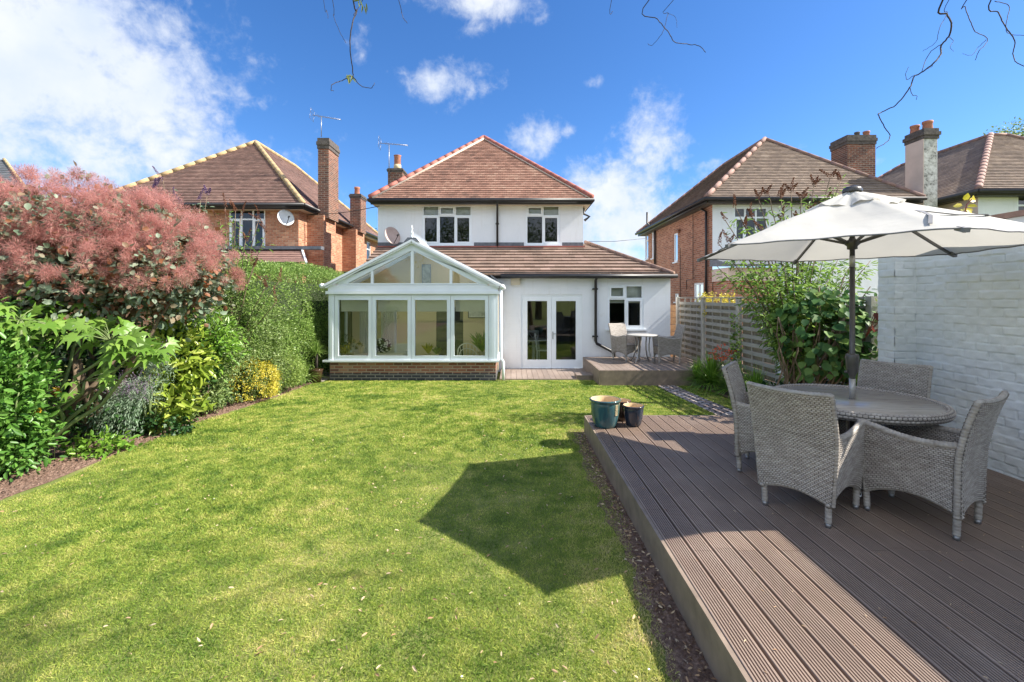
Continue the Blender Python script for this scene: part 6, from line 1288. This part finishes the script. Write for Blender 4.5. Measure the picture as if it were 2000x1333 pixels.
# ================================================================== corkscrew willow hanging twigs
Wl = plant('corkscrew_willow', 'bare twisted corkscrew willow twigs hanging into the top of the sky', 'tree', (1.2, -2.6, 0))
m = MB(); m.tube([(1.2, -2.6, 0), (1.1, -2.5, 1.6), (1.25, -2.3, 3.4), (.9, -1.7, 4.8)], [.16, .13, .11, .08], 10); obj('trunk', m, M['bark'], Wl, True)
m = MB(); limbs = [[(1.25, -2.3, 3.4), (2.2, -1.0, 4.8), (2.9, .4, 5.5), (3.3, 1.3, 5.7)], [(.9, -1.7, 4.8), (.2, -.4, 5.5), (-.6, .6, 5.7), (-1.0, 1.2, 5.6)], [(.9, -1.7, 4.8), (1.0, -.2, 5.7), (1.0, 1.2, 5.9)]]
for L in limbs: m.tube(L, [.06, .045, .03, .018][:len(L)], 8)
obj('limb', m, M['bark'], Wl, True)
def smooth(pts, k=5):
    out = []; n = len(pts)
    for i in range(n-1):
        p0, p1, p2, p3 = pts[max(i-1, 0)], pts[i], pts[i+1], pts[min(i+2, n-1)]
        for j in range(k):
            t_ = j/k; out.append(.5*((2*p1) + (p2-p0)*t_ + (2*p0-5*p1+4*p2-p3)*t_*t_ + (3*p1-p0-3*p2+p3)*t_**3))
    return out + [pts[-1]]
TW = [  # (pixel path, radius at top, radius at tip, has upper attachment)
 ([(690,0),(697,20),(688,48),(684,90),(690,148)], .0062, .004, 1), ([(690,148),(668,158),(650,165),(647,176),(652,178)], .0035, .002, 0), ([(690,150),(705,168),(725,172),(732,162)], .0035, .002, 0), ([(690,30),(705,8),(712,-15)], .003, .002, 0),
 ([(650,0),(652,32),(665,65),(676,84)], .0026, .0016, 1), ([(632,0),(638,20),(641,36)], .002, .0015, 1), ([(778,-4),(784,25),(789,38),(796,46)], .0028, .002, 1),
 ([(1270,-2),(1285,38),(1305,62),(1318,82),(1345,87),(1365,90),(1378,102)], .0042, .0025, 1), ([(1318,-2),(1305,28),(1295,62),(1275,88),(1265,86)], .0028, .0015, 1), ([(1305,26),(1320,35),(1322,55)], .0015, .001, 0), ([(1195,0),(1197,22)], .0026, .002, 1),
 ([(1842,0),(1850,28),(1858,45),(1855,68),(1838,90),(1837,107),(1822,125),(1795,145),(1785,150),(1777,172),(1750,205),(1720,220),(1716,226),(1730,252),(1738,265),(1732,278),(1712,290)], .0078, .003, 1),
 ([(1856,-5),(1850,26),(1835,55),(1828,82),(1803,100)], .0035, .0015, 1), ([(1840,86),(1815,105),(1800,140)], .003, .0025, 0), ([(1778,172),(1782,186),(1791,188),(1789,196)], .0028, .0015, 0), ([(1785,148),(1772,156),(1769,145),(1775,131)], .0026, .0015, 0), ([(1822,125),(1818,132),(1806,137)], .002, .0015, 0), ([(1852,72),(1862,80),(1856,92),(1863,101)], .0022, .0012, 0),
 ([(1890,-4),(1885,14),(1895,42),(1905,62),(1928,75),(1922,90),(1912,100),(1905,118)], .0042, .0022, 1), ([(1926,78),(1912,92),(1898,108),(1880,105)], .0022, .0012, 0),
 ([(1938,-6),(1950,25),(1965,55),(1982,80),(1978,105),(1985,122),(2004,131)], .0058, .003, 1), ([(1943,3),(1970,12),(1966,42),(1966,62),(1980,68),(2004,70)], .003, .002, 0)]
m = None
for path, r0, r1, att in TW:
    if att:
        if m: obj('twig', m, M['bark_dark'], Wl, True)
        m = MB()
    Y = 2.9 if path[0][0] > 1500 else 2.75; P3 = [P(x, y, Y + .05*math.sin(i*1.9)) for i, (x, y) in enumerate(path)]
    if att:
        h = P3[0]; L = limbs[0][-1] if path[0][0] > 1230 else (limbs[1][-1] if path[0][0] < 900 else limbs[2][-1]); L = Vector(L); P3 = [L, L.lerp(h, .35) + Vector((0, .15, .1)), L.lerp(h, .7) + Vector((0, .12, -.02))] + P3
    q = smooth(P3, 6); n_ = len(q); m.tube([p + Vector((random.uniform(-1, 1), 0, random.uniform(-1, 1)))*.0022 for p in q], [r0*.78 + (r1*.78-r0*.78)*i/(n_-1) for i in range(n_)], 5)
obj('twig', m, M['bark_dark'], Wl, True)
LV = []
for px, py, k in ((688, 150, 9), (706, 5, 7)):
    c = A(*P(px, py, 2.75)); LV.append(leaves(c + rng.normal(0, .012, (k, 3)), rng.normal(0, .7, (k, 3)) + A(0, 0, -.8), .05, .2, T_OV, .8))
for c, r, k in (((1.75, 2.35, 4.5), (.55, .4, .35), 900), ((2.35, 1.9, 4.9), (.6, .5, .3), 900)):
    LV.append(bushy(c, r, k, .055, .22, 60, .09, .2, T_OV, -.6))
foliage('leaves', LV, M['lf_wil'], Wl)
m = MB(); trunk_mb((2.9, .4, 5.5), [(1.75, 2.35, 4.7), (2.35, 1.9, 5.1), (1.5, 2.2, 4.5)], .02, .005, m); obj('branch', m, M['bark'], Wl, True)
# ================================================================== litter on lawn and soil, daisies
def scatter(n, f, y0=2.0, y1=11):
    y = y0 + (y1-y0)*rng.random(n)**1.7; x = rng.uniform(-5, 4.3, n); ok = f(x, y); return x[ok], y[ok]
x, y = scatter(2100, lambda x, y: lawn_ok(x, y) & ((x > -1.5) | (rng.random(len(x)) < .35))); x2 = rng.normal(.95, .06, 420); y2 = rng.uniform(1.9, 6.3, 420); k = x2 < 1.0; x = np.r_[x, x2[k]]; y = np.r_[y, y2[k]]
z = gza(y) + rng.uniform(.012, .03, len(x)); V = leaves(np.stack([x, y, z], 1), rng.normal(0, 1, (len(x), 3))*A(1, 1, .25), rng.uniform(.018, .042, len(x)), .32, T_OV, 1.2)
o = foliage('leaf_litter', [V], M['litter'], None); tag(o, 'scattered small dry curled leaves on lawn and soil edge', 'fallen leaves', kind='stuff')
x = rng.uniform(1.06, 4.4, 260); y = rng.uniform(1.9, 6.2, 260); V = leaves(np.stack([x, y, 0*x + ZD + .004], 1), rng.normal(0, 1, (260, 3))*A(1, 1, .1), rng.uniform(.006, .03, 260), .3, T_OV, .4); o = foliage('deck_litter', [V], M['litter'], None); tag(o, 'tiny dry leaf scraps lying on the large deck', 'fallen leaves', kind='stuff')
x, y = scatter(260, lambda x, y: lawn_ok(x, y) & (np.sin(x*1.9+1)+np.sin(y*1.3)+rng.normal(0,.5,len(x)) > .6)); ns = len(x); z = gza(y) + .03; a = np.linspace(0, 2*np.pi, 6, endpoint=False); tv = np.stack([np.cos(a), np.sin(a), 0*a], 1)*.006
V = (np.stack([x, y, z], 1)[:, None] + tv[None]).reshape(-1, 3); Fc = (np.arange(ns)[:, None, None]*6 + np.array([(0,1,2,3),(0,3,4,5)])[None]).reshape(-1, 4); o = fast('clover_flowers', V, Fc, M['daisy']); tag(o, 'tiny white clover flowers dotted over the lawn', 'clover flowers', kind='stuff')
# clods and chips on the bare soil
def clods(n, xa, xb, ya, yb, s0, s1, dz):
    x = rng.uniform(xa, xb, n); y = ya + (yb-ya)*rng.random(n)**1.4; c = np.stack([x, y, gza(y)+dz], 1); s = rng.uniform(s0, s1, (n, 1, 1)); t8 = np.array([(-1,-1,-.5),(1,-1,-.5),(1,1,-.5),(-1,1,-.5),(-.6,-.6,.6),(.6,-.6,.6),(.6,.6,.6),(-.6,.6,.6)])
    V = c[:, None] + (t8[None] + rng.normal(0, .28, (n, 8, 3)))*s; return V.reshape(-1, 3), (np.arange(n)[:, None, None]*8 + np.array([(4,5,6,7),(0,1,5,4),(1,2,6,5),(2,3,7,6),(3,0,4,7)])[None]).reshape(-1, 4)
o = foliage('soil_clods', [clods(5200, -5.5, -4.80, 2.5, 11, .005, .019, .006), clods(900, .86, 1.01, 1.8, 6.4, .004, .012, .008)], M['soil'], None); tag(o, 'crumbly brown soil clods and bark chips along the border', 'soil', kind='stuff')
